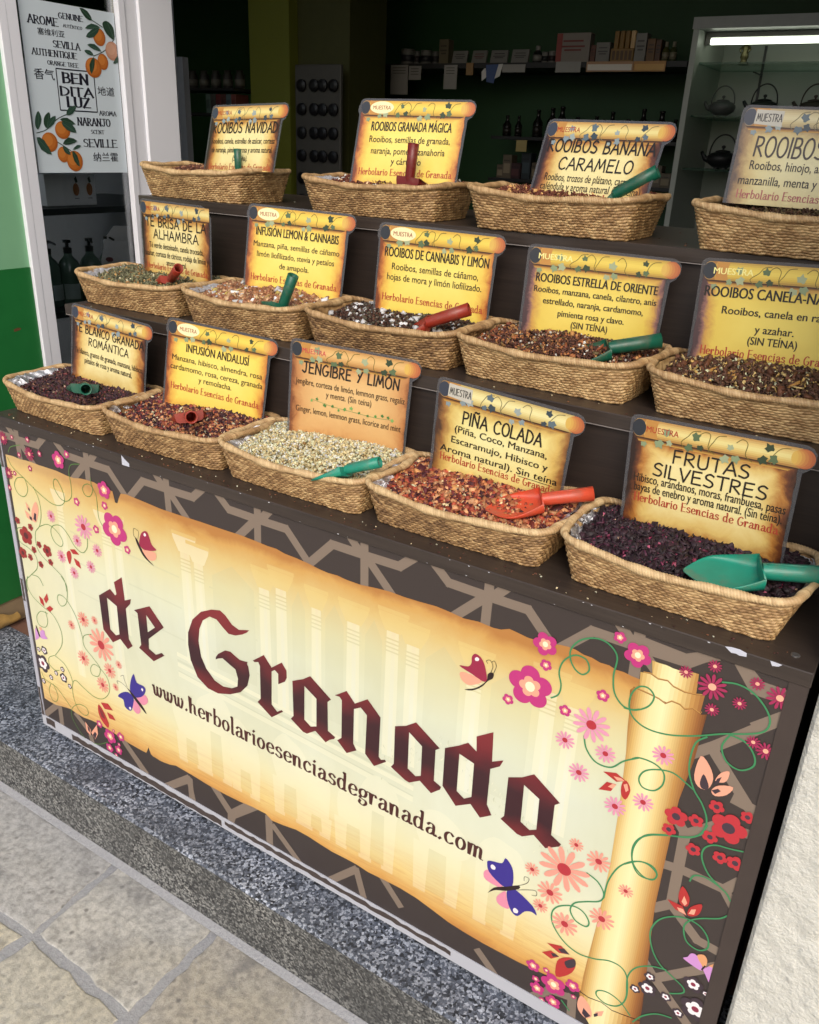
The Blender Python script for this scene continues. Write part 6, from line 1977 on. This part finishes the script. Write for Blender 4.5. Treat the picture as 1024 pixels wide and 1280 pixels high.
# ------------------------------------------------------------------ goods behind the window
def make_window_goods():
    t = thing('display_shelf', 'dark shelf unit behind the shop window', 'shelf', (0, 0, 0))
    dk = simple('dark_shelf', (.035, .037, .04), .4)
    for z in (.885, 1.178):
        mb = MB()
        mb.box(-1.05, .54, z - .018, -.56, 1.20, z)
        mb.build('shelf_plank', dk, t)
    mb = MB()  # partition added to hold the street window's daylight in the display
    mb.box(-2.30, 1.205, 0, -.62, 1.23, 1.62)
    mb.build('daylight_partition', simple('grey_back', (.14, .15, .16), .6), t)
    # white box with two printed oranges
    t = thing('product_box', 'white box with printed oranges on the shelf below the poster', 'box', (-.62, .742, 1.1795), R(90))
    mb = MB()
    mb.box(-.105, .0, 0, .072, .08, .088, lin('eceff0'), bev=.001)
    mb.build('carton', INK, t)
    mb = MB()
    for i, x in enumerate((.0, .048)):
        mb.poly([(x + .011 * math.cos(a), .045 + .018 * math.sin(a)) for a in [k * .35 for k in range(18)]], .0012 + i * 1e-4, lin('a86a3c'))
        mb.poly([(x, .063), (x + .008, .066), (x + .004, .082), (x - .004, .076)], .0016 + i * 1e-4, lin('2c3e34'))
        mb.line([(x - .008, .020), (x + .008, .020)], .002, .0016, lin('555a60'))
    mb.build('print', INK, t)
    # four dark green bottles with pumps
    bm = NT('dark_green_bottle')
    bm.set(Base_Color=(.11, .18, .14), Roughness=.12)
    bm.b.inputs['Coat Weight'].default_value = .6
    cap = simple('pump_black', (.015, .015, .016), .3)
    lb = simple('pale_label', (.40, .50, .48), .5)
    prof = [(.030, 0), (.034, .004), (.034, .10), (.033, .118), (.026, .134), (.014, .146), (.012, .150), (.012, .156)]
    pos = [(-.655, .640, 'nearest the post'), (-.640, .702, 'with the larger label'), (-.640, .782, 'in the middle, without label'), (-.655, .865, 'beside the white bag')]
    first = None
    for i, (x, y, lab) in enumerate(pos):
        if first is None:
            t = bpy.data.objects.new('bottle', None)
            COL.objects.link(t)
            mb = MB()
            mb.lathe(prof, 22)
            b = mb.build('glass_body', bm.m, t, smooth=True)
            mb = MB()
            mb.lathe([(.013, .156), (.013, .172), (.005, .174), (.005, .186), (.012, .187), (.012, .195)], 14)
            mb.tube([(0, 0, .190), (.018, 0, .191), (.034, 0, .186)], .0035, 8)
            c = mb.build('pump', cap, t, smooth=False)
            first = (t, b, c)
        else:
            t = first[0].copy()
            COL.objects.link(t)
            for ch in first[1:]:
                o = ch.copy()
                COL.objects.link(o)
                o.parent = t
        t.location = (x, y, .8852)
        t.rotation_euler = (0, 0, random.uniform(-.6, .6))
        tag(t, 'dark green pump bottle behind the window, ' + lab, 'bottle', 'pump bottles behind the window')
        if i < 2:
            mb = MB()
            vs, fs = [], []
            for k in range(9):
                a = -.7 + 1.4 * k / 8
                for z in (.022, .068):
                    vs.append((.0345 * math.cos(a), .0345 * math.sin(a), z))
            mb.add(vs, [(2 * k, 2 * k + 2, 2 * k + 3, 2 * k + 1) for k in range(8)])
            mb.build('label', lb, t)
    # white paper bag with folded top
    t = thing('paper_bag', 'white paper bag with a folded top behind the window', 'bag', (-.615, .890, .8852), R(40))
    pb = NT('white_bag_paper')
    pb.set(Base_Color=(.90, .91, .93), Roughness=.5)
    pb.bump(pb.noise(pb.coord(), 26, 4, .6), .6, .008)
    rows = [(.062, .030, 0, 0), (.064, .032, .06, 0), (.062, .029, .125, 0), (.050, .018, .158, -.004), (.045, .005, .182, -.010), (.042, .004, .225, .022), (.041, .003, .228, .024)]
    mb = MB()
    vs, fs = [], []
    for a, b, z, dx in rows:
        for sx, sy in ((-1, -1), (-.3, -1.08), (.4, -1.05), (1, -1), (1.05, 0), (1, 1), (0, 1.05), (-1, 1), (-1.04, 0)):
            vs.append((dx + sx * a + random.uniform(-.002, .002), sy * b, z))
    for i in range(len(rows) - 1):
        for k in range(9):
            fs.append((i * 9 + k, i * 9 + (k + 1) % 9, (i + 1) * 9 + (k + 1) % 9, (i + 1) * 9 + k))
    mb.add(vs, fs)
    mb.build('bag_paper', pb.m, t)
    mb = MB()
    for i, (x, z, r_) in enumerate(((-.036, .128, .012), (.030, .100, .011))):
        mb.poly([(x + r_ * math.cos(a), z + .62 * r_ * math.sin(a)) for a in [k * .4 for k in range(16)]], .0365, lin('7c3a44'))
    for i, (x, z, w) in enumerate(((-.025, .108, .05), (.022, .070, .03), (-.02, .045, .04), (-.02, .036, .04), (.02, .036, .035))):
        mb.line([(x - w / 2, z), (x + w / 2, z)], .0022, .0362 + i * 1e-4, lin('8a8890'))
    mb.build('print', INK, t)


make_window_goods()


# ------------------------------------------------------------------ the dim shop behind
def make_shop():
    t = thing('shop_room', 'dark green walls and ceiling of the shop behind the counter', 'building', (0, 0, 0))
    g = NT('dark_green_wall')
    g.set(Base_Color=g.mix(g.noise(g.coord(), 2.5, 4), (.013, .066, .016), (.008, .042, .010)), Roughness=.6)
    ce = simple('dark_ceiling', (.03, .032, .028), .8)
    mb = MB()
    mb.box(-3.3, 3.35, -.02, 3.3, 3.45, 2.7)
    mb.build('back_wall', g.m, t)
    for x in (-3.3, 3.2):
        mb = MB()
        mb.box(x, .36, -.02, x + .1, 3.349, 2.7)
        mb.build('side_wall', g.m, t)
    mb = MB()
    mb.box(-3.3, .40, 2.7, 3.3, 3.45, 2.8)
    mb.build('ceiling', ce, t)
    # lintel over the stall, wall above the opening
    mb = MB()
    mb.box(-.4995, .30, 2.55, 1.664, .42, 3.2)
    mb.build('lintel', simple('lintel_plaster', (.5, .5, .46), .8), t)
    mb = MB()
    mb.box(-3.2, .475, 2.6, -.50, 1.07, 2.6995)
    mb.build('soffit', ce, t)
    # olive pillar
    ol = NT('olive_paint')
    ol.set(Base_Color=ol.mix(ol.noise(ol.coord(), 4, 3), (.175, .195, .022), (.145, .165, .020)), Roughness=.5)
    mb = MB()
    mb.box(-1.416, 2.40, -.012, -1.172, 2.75, 2.699)
    tag(mb.build('pillar', ol.m), 'olive green pillar in the dim shop', 'pillar')
    mb = MB()
    mb.box(-1.171, 2.46, -.012, -.872, 2.75, 2.699)
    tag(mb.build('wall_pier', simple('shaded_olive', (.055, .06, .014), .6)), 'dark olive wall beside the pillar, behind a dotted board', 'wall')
    # pale board with rows of dark round pods
    t = thing('capsule_rack', 'pale rack holding rows of dark round capsules', 'rack', (-1.10, 2.35, 0))
    mb = MB()
    mb.box(0, 0, .60, .262, .02, 1.700, bev=.003)
    mb.build('board', simple('pale_board', (.075, .075, .068), .5), t)
    bm = simple('dark_capsule', (.01, .01, .011), .35)
    for r_ in range(7):
        for c in range(4):
            mb = MB()
            cx, cz = .045 + c * .061 + (.012 if c in (1,) else 0), 1.615 - r_ * .098
            mb.lathe([(.023, 0), (.027, .006), (.026, .014), (.012, .018)], 14)
            o = mb.build('capsule', bm, t, loc=(cx, -.0005, cz))
            o.rotation_euler = (R(90), 0, 0)
    # wall shelf with goods
    t = thing('wall_shelf', 'dark wall shelf with price cards along its edge', 'shelf', (0, 0, 0))
    mb = MB()
    mb.box(-1.30, 2.985, 1.735, .50, 3.34, 1.757)
    mb.build('shelf_plank', simple('black_shelf', (.012, .012, .012), .5), t)
    white = simple('white_card', (.62, .61, .58), .5, .08, 30)
    cards = [(-.995, 1.618, -.891, 1.751), (-.886, 1.684, -.814, 1.746), (-.681, 1.644, -.608, 1.749), (-.364, 1.716, -.246, 1.749), (-.094, 1.715, .027, 1.758)]
    for i, (x0, z0, x1, z1) in enumerate(cards):
        mb = MB()
        mb.box(x0, 2.978, z0, x1, 2.9805, z1, lin('8e8c86'))
        for q in range(3):
            mb.poly([(x0 + .012, z1 - .014 - q * .012), (x1 - .014, z1 - .014 - q * .012), (x1 - .014, z1 - .011 - q * .012), (x0 + .012, z1 - .011 - q * .012)], -2.9775, lin('4a4846')) if z1 - z0 > .05 else None
        mb.build('price_card', INK, t)
    for x0, x1, c, n_ in ((-.558, -.520, '8a6a3c', 0), (.055, .270, 'a8805a', 1), (.272, .412, 'b07a34', 2)):
        mb = MB()
        mb.box(x0, 2.976, 1.705 if n_ == 0 else 1.717, x1, 2.9795, 1.757, lin(c))
        if n_:
            mb.box(x0 + .006, 2.9748, 1.722, x1 - .006, 2.9758, 1.746, lin('d6d0c4' if n_ == 1 else 'c89a4c'))
        mb.build('price_card', INK, t)
    mb = MB()
    mb.poly([(-.470, 1.68), (-.44, 1.70), (-.455, 1.735), (-.475, 1.72)], -2.979, lin('c8c8c4'))
    mb.poly([(-.445, 1.676), (-.405, 1.67), (-.385, 1.75), (-.452, 1.748)], -2.9785, lin('32487a'))
    mb.poly([(-.402, 1.69), (-.375, 1.70), (-.362, 1.752), (-.385, 1.750)], -2.978, lin('c8c8c4'))
    mb.build('price_card', INK, t)
    # boxes and tins on the shelf: (kind, x0, x1, height, colours, label)
    Zs, Y = 1.7574, 3.03
    goods = [
     ('tin', -.985, -.916, .072, ('9a9a92', '3c3c40'), 'silver tin with a dark printed band at the left of the wall shelf'),
     ('tin', -.897, -.868, .060, ('8a8a84', '3a3030'), 'small narrow tin second on the wall shelf'),
     ('tin', -.866, -.808, .064, ('94948c', '333338'), 'wider silver tin third on the wall shelf'),
     ('tin', -.795, -.757, .058, ('70706a', '302c2c'), 'dim tin before the tall beige carton'),
     ('box', -.747, -.694, .108, ('8c8060', '5c5440'), 'tall beige carton on the wall shelf'),
     ('slant', -.673, -.591, .060, ('b0aea6', '6a6864'), 'leaning white sachet right after the beige carton'),
     ('slant', -.563, -.485, .060, ('a8a69e', '8c5a50'), 'leaning white sachet with a reddish mark'),
     ('slant', -.461, -.372, .060, ('b0aea8', '50504e'), 'leaning white sachet with the darkest print'),
     ('slant', -.350, -.263, .062, ('b2b0aa', '70706c'), 'leaning white sachet last before the white bottle'),
     ('bottle', -.245, -.200, .074, ('a6a49c', '242424'), 'white bottle with black label left of the large box'),
     ('tin', -.197, -.166, .048, ('a09e98', '2c2c2c'), 'small white jar left of a similar jar'),
     ('tin', -.164, -.128, .050, ('a09e98', '3c2c2c'), 'small white jar touching the large box'),
     ('box', -.123, .039, .120, ('c0b4a8', 'a8443c'), 'large white box with red edge, the biggest on the wall shelf'),
     ('box', .045, .068, .070, ('8c5034', '5a3020'), 'thin brown packet beside the large box'),
     ('box', .070, .134, .080, ('b0aca4', '6c6a68'), 'upright white packet right of the large box'),
     ('gold', .140, .245, .124, ('c09038', '7a5420'), 'gold tray with upright gold sticks'),
     ('box', .248, .297, .112, ('b8b4ac', '706c68'), 'slim white carton right of the gold tray'),
     ('box', .302, .338, .090, ('9a6a2c', '5a3c1c'), 'amber carton near the right end of the wall shelf'),
     ('box', .340, .364, .086, ('7a4a24', '4a2c18'), 'brown carton beside the two small bottles'),
     ('bottle', .368, .398, .078, ('b8b094', '6a6a2c'), 'small white-capped bottle, left one of the last two'),
     ('bottle', .401, .431, .078, ('b8b094', '58602c'), 'small white-capped bottle at the right end of the shelf')]
    for kind, x0, x1, h, (c0, c1), lab in goods:
        cx, w = (x0 + x1) / 2, x1 - x0
        nm = {'tin': 'tea_tin', 'box': 'carton', 'slant': 'sachet', 'bottle': 'small_bottle', 'gold': 'gold_tray'}[kind]
        t = thing(nm, lab, {'tin': 'tin', 'box': 'box', 'slant': 'sachet', 'bottle': 'bottle', 'gold': 'tray'}[kind], (cx, Y, Zs), group='goods on the wall shelf')
        A, B = tuple(v * .42 for v in lin(c0)), tuple(v * .42 for v in lin(c1))  # dimness of the shop is put into the goods' colours
        if kind == 'tin':
            mb = MB()
            r_ = w / 2
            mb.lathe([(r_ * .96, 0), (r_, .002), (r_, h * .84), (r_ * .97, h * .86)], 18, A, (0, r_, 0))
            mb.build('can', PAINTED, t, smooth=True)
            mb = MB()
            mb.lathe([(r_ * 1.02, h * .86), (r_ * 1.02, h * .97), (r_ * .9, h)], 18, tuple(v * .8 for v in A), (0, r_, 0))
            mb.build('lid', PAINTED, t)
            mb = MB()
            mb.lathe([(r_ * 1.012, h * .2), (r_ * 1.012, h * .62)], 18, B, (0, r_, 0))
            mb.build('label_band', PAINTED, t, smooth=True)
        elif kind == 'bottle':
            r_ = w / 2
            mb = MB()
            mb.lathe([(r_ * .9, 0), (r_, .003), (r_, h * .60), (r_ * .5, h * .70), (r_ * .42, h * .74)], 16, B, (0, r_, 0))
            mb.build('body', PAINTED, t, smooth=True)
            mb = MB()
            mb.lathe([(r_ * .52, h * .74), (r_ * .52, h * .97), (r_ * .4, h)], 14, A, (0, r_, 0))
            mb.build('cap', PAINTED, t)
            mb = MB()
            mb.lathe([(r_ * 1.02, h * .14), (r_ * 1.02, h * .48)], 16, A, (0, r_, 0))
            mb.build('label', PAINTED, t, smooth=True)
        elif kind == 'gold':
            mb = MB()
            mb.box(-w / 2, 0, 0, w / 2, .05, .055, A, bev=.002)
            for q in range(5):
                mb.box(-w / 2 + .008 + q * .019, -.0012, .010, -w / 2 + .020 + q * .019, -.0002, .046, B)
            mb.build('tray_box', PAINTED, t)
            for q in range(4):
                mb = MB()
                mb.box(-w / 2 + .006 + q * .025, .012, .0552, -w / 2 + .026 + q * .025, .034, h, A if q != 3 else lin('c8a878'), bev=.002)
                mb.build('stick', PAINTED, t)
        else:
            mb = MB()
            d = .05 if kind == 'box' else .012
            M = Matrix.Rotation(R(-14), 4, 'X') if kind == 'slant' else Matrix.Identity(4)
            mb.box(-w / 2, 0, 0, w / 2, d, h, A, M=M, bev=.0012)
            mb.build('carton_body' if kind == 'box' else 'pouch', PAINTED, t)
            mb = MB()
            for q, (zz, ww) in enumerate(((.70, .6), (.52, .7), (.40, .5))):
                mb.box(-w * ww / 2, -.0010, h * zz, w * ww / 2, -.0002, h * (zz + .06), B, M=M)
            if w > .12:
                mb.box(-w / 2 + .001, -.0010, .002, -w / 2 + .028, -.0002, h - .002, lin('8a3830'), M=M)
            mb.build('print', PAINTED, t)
    # lower rows of dark bottles, only glints of light on them
    gb = NT('dark_glass')
    gb.set(Base_Color=(.008, .007, .006), Roughness=.22)
    t = thing('low_cabinet', 'dark cabinet shelves with bottles under the wall shelf', 'cabinet', (0, 0, 0))
    bk = simple('black_cabinet', (.010, .010, .009), .5)
    for z in (1.03, 1.24, 1.43):
        mb = MB()
        mb.box(-.42, 3.02, z, .52, 3.34, z + .014)
        mb.build('shelf_plank', bk, t)
    mb = MB()
    mb.box(-.42, 3.02, 0, .52, 3.34, 1.0295)
    mb.build('base_cabinet', bk, t)
    mb = MB()
    mb.box(-.276, 3.012, 1.378, -.220, 3.0145, 1.428, lin('a09058'))
    mb.build('price_card', INK, t)
    proto = None
    k = 0
    for z in (1.4444,):
        for i in range(12):
            x = -.37 + i * .076 + random.uniform(-.010, .010)
            k += 1
            if proto is None:
                t = bpy.data.objects.new('dark_bottle', None)
                COL.objects.link(t)
                mb = MB()
                mb.lathe([(.026, 0), (.028, .004), (.028, .075), (.012, .10), (.011, .128), (.013, .130), (.013, .138)], 16)
                b = mb.build('glass_body', gb.m, t, smooth=True)
                mb = MB()
                mb.lathe([(.0287, .018), (.0287, .058)], 16, (.014, .011, .008))
                l_ = mb.build('label', PAINTED, t, smooth=True)
                proto = (t, b, l_)
            else:
                t = proto[0].copy()
                COL.objects.link(t)
                for ch in proto[1:]:
                    o = ch.copy()
                    COL.objects.link(o)
                    o.parent = t
            t.location = (x, 3.07 + random.uniform(-.02, .05), z)
            sc_ = random.uniform(.62, 1.0)
            t.scale = (sc_ * random.uniform(.85, 1.15), sc_, sc_)
            tag(t, 'dark bottle in the unlit rows on the back cabinet, hard to tell apart', 'bottle', 'dark bottles on the back cabinet')
    pc = None
    for i in range(19):
        mb = MB()
        w, h = random.uniform(.034, .055), random.uniform(.07, .13)
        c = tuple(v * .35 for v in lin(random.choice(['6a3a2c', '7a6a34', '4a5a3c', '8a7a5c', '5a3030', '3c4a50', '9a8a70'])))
        mb.box(-w / 2, 0, 0, w / 2, .06, h, c, bev=.0015)
        mb.box(-w * .36, -.0010, h * .28, w * .36, -.0002, h * .66, tuple(min(1, v * 2.2) for v in c))
        mb.box(-w * .36, -.0012, h * .74, w * .30, -.0002, h * .80, tuple(v * .5 for v in c))
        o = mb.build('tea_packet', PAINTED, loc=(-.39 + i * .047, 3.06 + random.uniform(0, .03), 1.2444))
        tag(o, 'dim packet standing in the unlit lower row of the back cabinet', 'packet', 'packets in the unlit back row')
    # goods left of the pillar
    t = thing('side_rack', 'dim rack left of the olive pillar with jars and packets', 'rack', (0, 0, 0))
    mb = MB()
    for z in (1.49, 1.60):
        mb.box(-1.95, 2.30, z - .012, -1.43, 2.52, z)
    mb.build('shelf_plank', bk, t)
    for i in range(5):
        x = -1.76 + i * .078
        mb = MB()
        mb.lathe([(.022, 0), (.024, .003), (.024, .055), (.016, .066), (.017, .078)], 14, lin('2a2824'))
        o = mb.build('jar', PAINTED, loc=(x, 2.36, 1.6003), smooth=True)
        mb = MB()
        mb.lathe([(.0246, .012), (.0246, .040)], 14, lin('5a5850'))
        mb.build('label', PAINTED, o, smooth=True)
        tag(o, 'small dim jar with pale label on the rack left of the pillar, %s' % ('leftmost', 'second from left', 'middle one', 'second from right', 'nearest the pillar')[i], 'jar', 'jars on the dim rack')
    for i, c in enumerate(('52645c', '464640', '6a3030', '583430', '546468', '744038')):
        mb = MB()
        mb.box(0, 0, 0, .030, .09, .085, lin(c), bev=.001)
        mb.box(.004, -.0010, .02, .026, -.0002, .06, tuple(v * .6 for v in lin(c)))
        o = mb.build('tea_packet', PAINTED, loc=(-1.66 + i * .034, 2.34, 1.4903))
        tag(o, ('pale green packet at the left of the row on the dim rack', 'grey packet beside the pale green one', 'dark red packet in the row on the dim rack', 'brown packet in the row on the dim rack',
                'blue-grey packet in the row on the dim rack', 'brick red packet at the right of the row')[i], 'packet', 'tea packets on the dim rack')


make_shop()


# ------------------------------------------------------------------ lit glass cabinet with iron teapots
def make_cabinet():
    t = thing('glass_cabinet', 'tall pale glass-fronted display cabinet lit by a tube, with teapots', 'cabinet', (.575, 2.75, 0))
    W, D, H = 1.15, .42, 1.885
    fr = simple('cabinet_frame', (.30, .31, .29), .4)
    inn = simple('cabinet_inside', (.42, .45, .40), .5, .06, 3)
    mb = MB()
    mb.box(0, 0, 0, .022, D, H - .041)
    mb.build('side_panel', inn, t)
    mb = MB()
    mb.box(W - .022, 0, 0, W, D, H - .041)
    mb.build('side_panel', inn, t)
    mb = MB()
    mb.box(.0225, D - .012, 0, W - .0225, D, H - .041)
    mb.build('back_panel', inn, t)
    mb = MB()
    mb.box(-.004, -.004, H - .04, W + .004, D + .002, H)
    mb.build('head_board', fr, t)
    mb = MB()
    mb.box(.0225, .002, 0, W - .0225, D - .013, .86)
    mb.build('base_box', fr, t)
    shm = NT('green_glass_shelf')
    shm.set(Base_Color=(.08, .16, .12), Roughness=.12)
    tr = shm.n('BsdfTransparent')
    tr.inputs[0].default_value = (.80, .90, .85, 1)
    mx = shm.n('MixShader')
    mx.inputs[0].default_value = .35
    shm.l(tr.outputs[0], mx.inputs[1])
    shm.l(shm.b.outputs[0], mx.inputs[2])
    shm.l(mx.outputs[0], shm.t.nodes['Material Output'].inputs[0])
    for z in (1.345, 1.545, 1.735):
        mb = MB()
        mb.box(.024, .06, z - .007, W - .024, D - .014, z)
        mb.build('glass_shelf', shm.m, t)
    mb = MB()
    for x in (.19, .62):
        mb.box(x, D - .0175, .9, x + .010, D - .0125, H - .06)
        for z in (1.335, 1.535, 1.725):
            mb.box(x + .002, D - .16, z - .012, x + .008, D - .0178, z - .0075)
    mb.build('bracket_rail', simple('rail_black', (.02, .02, .02), .4), t)
    em = bpy.data.materials.new('lit_tube')
    em.use_nodes = True
    b = em.node_tree.nodes['Principled BSDF']
    b.inputs['Emission Color'].default_value = (.92, 1.0, .82, 1)
    b.inputs['Emission Strength'].default_value = TUBE
    b.inputs['Base Color'].default_value = (.9, .9, .85, 1)
    t2 = thing('tube_lamp', 'lit fluorescent tube under the top of the glass cabinet', 'lamp', (.62, 2.86, 1.812))
    mb = MB()
    mb.tube([(.0, 0, 0), (1.02, 0, 0)], .0115, 12)
    mb.build('tube', em, t2, smooth=True)
    mb = MB()
    mb.box(-.02, -.014, .013, 1.04, .014, .030)
    mb.box(-.02, -.012, -.012, -.0005, .012, .0128)
    mb.box(1.0205, -.012, -.012, 1.04, .012, .0128)
    mb.build('lamp_holder', fr, t2)
    # teapots
    iron = simple('cast_iron', (.014, .014, .015), .45, .2, 60, bump=.3)
    grey = simple('grey_cast_iron', (.11, .115, .11), .45, .2, 60)
    rust = simple('brown_cast_iron', (.05, .032, .026), .45, .2, 60)

    def pot(x, y, z, s, m, lab):
        t = thing('teapot', lab, 'teapot', (x, y, z), 0, group='iron teapots in the glass cabinet')
        t.scale = (s, s, s)
        mb = MB()
        mb.lathe([(.030, 0), (.034, .002), (.055, .016), (.062, .032), (.060, .044), (.046, .056), (.030, .060)], 26)
        mb.build('body', m, t, smooth=True)
        mb = MB()
        mb.lathe([(.031, .0602), (.030, .065), (.014, .069), (.005, .070), (.004, .074), (.008, .078), (.008, .084), (.003, .087)], 18)
        mb.build('lid', m, t, smooth=True)
        mb = MB()
        mb.tube([(-.052, 0, .028), (-.070, 0, .034), (-.080, 0, .048), (-.088, 0, .060)], [.014, .011, .008, .0065], 12)
        mb.build('spout', m, t, smooth=True)
        mb = MB()
        mb.tube([(.054 * math.cos(a) * (1.0 + .05 * math.sin(a)), 0, .050 + .078 * math.sin(a)) for a in [math.pi * k / 18 for k in range(19)]], .0032, 8)
        mb.build('handle', m, t, smooth=True)
        mb = MB()
        for a in (.6, 2.2, 3.9, 5.4):
            mb.box(.026 * math.cos(a) - .005, .026 * math.sin(a) - .005, -.006, .026 * math.cos(a) + .005, .026 * math.sin(a) + .005, .004)
        mb.build('feet', m, t)
    ys = 2.95
    pot(.683, ys, 1.551, .86, grey, 'pale grey iron teapot with black handle, left on the middle glass shelf')
    pot(.846, ys, 1.551, .92, iron, 'black iron teapot in the middle of the glass shelf')
    pot(1.036, ys, 1.551, .92, rust, 'brownish iron teapot at the right edge of the photo')
    pot(.718, ys, 1.351, 1.0, iron, 'black iron teapot on the lower glass shelf')
    # bronze figurine on the top shelf
    bz = simple('bronze', (.085, .075, .03), .4, .3, 200, metal=.6)
    t = thing('figurine', 'small bronze figurine on the top glass shelf under the tube', 'figurine', (.737, 2.95, 1.7352))
    mb = MB()
    mb.lathe([(.020, 0), (.021, .006), (.014, .012), (.012, .02), (.017, .028), (.015, .040), (.010, .050), (.013, .058), (.011, .068), (.006, .074), (.005, .080), (.010, .086), (.009, .096), (.003, .104)], 14, sy=.8)
    mb.build('figure', bz, t, smooth=True)
    mb = MB()
    for sx in (-1, 1):
        mb.tube([(sx * .012, 0, .066), (sx * .020, -.004, .056), (sx * .014, -.010, .044)], [.005, .004, .003], 8)
        mb.tube([(sx * .008, 0, .098), (sx * .016, 0, .106), (sx * .018, 0, .116)], [.003, .0025, .001], 6)
    mb.build('arms', bz, t, smooth=True)


TUBE = 3.0
make_cabinet()
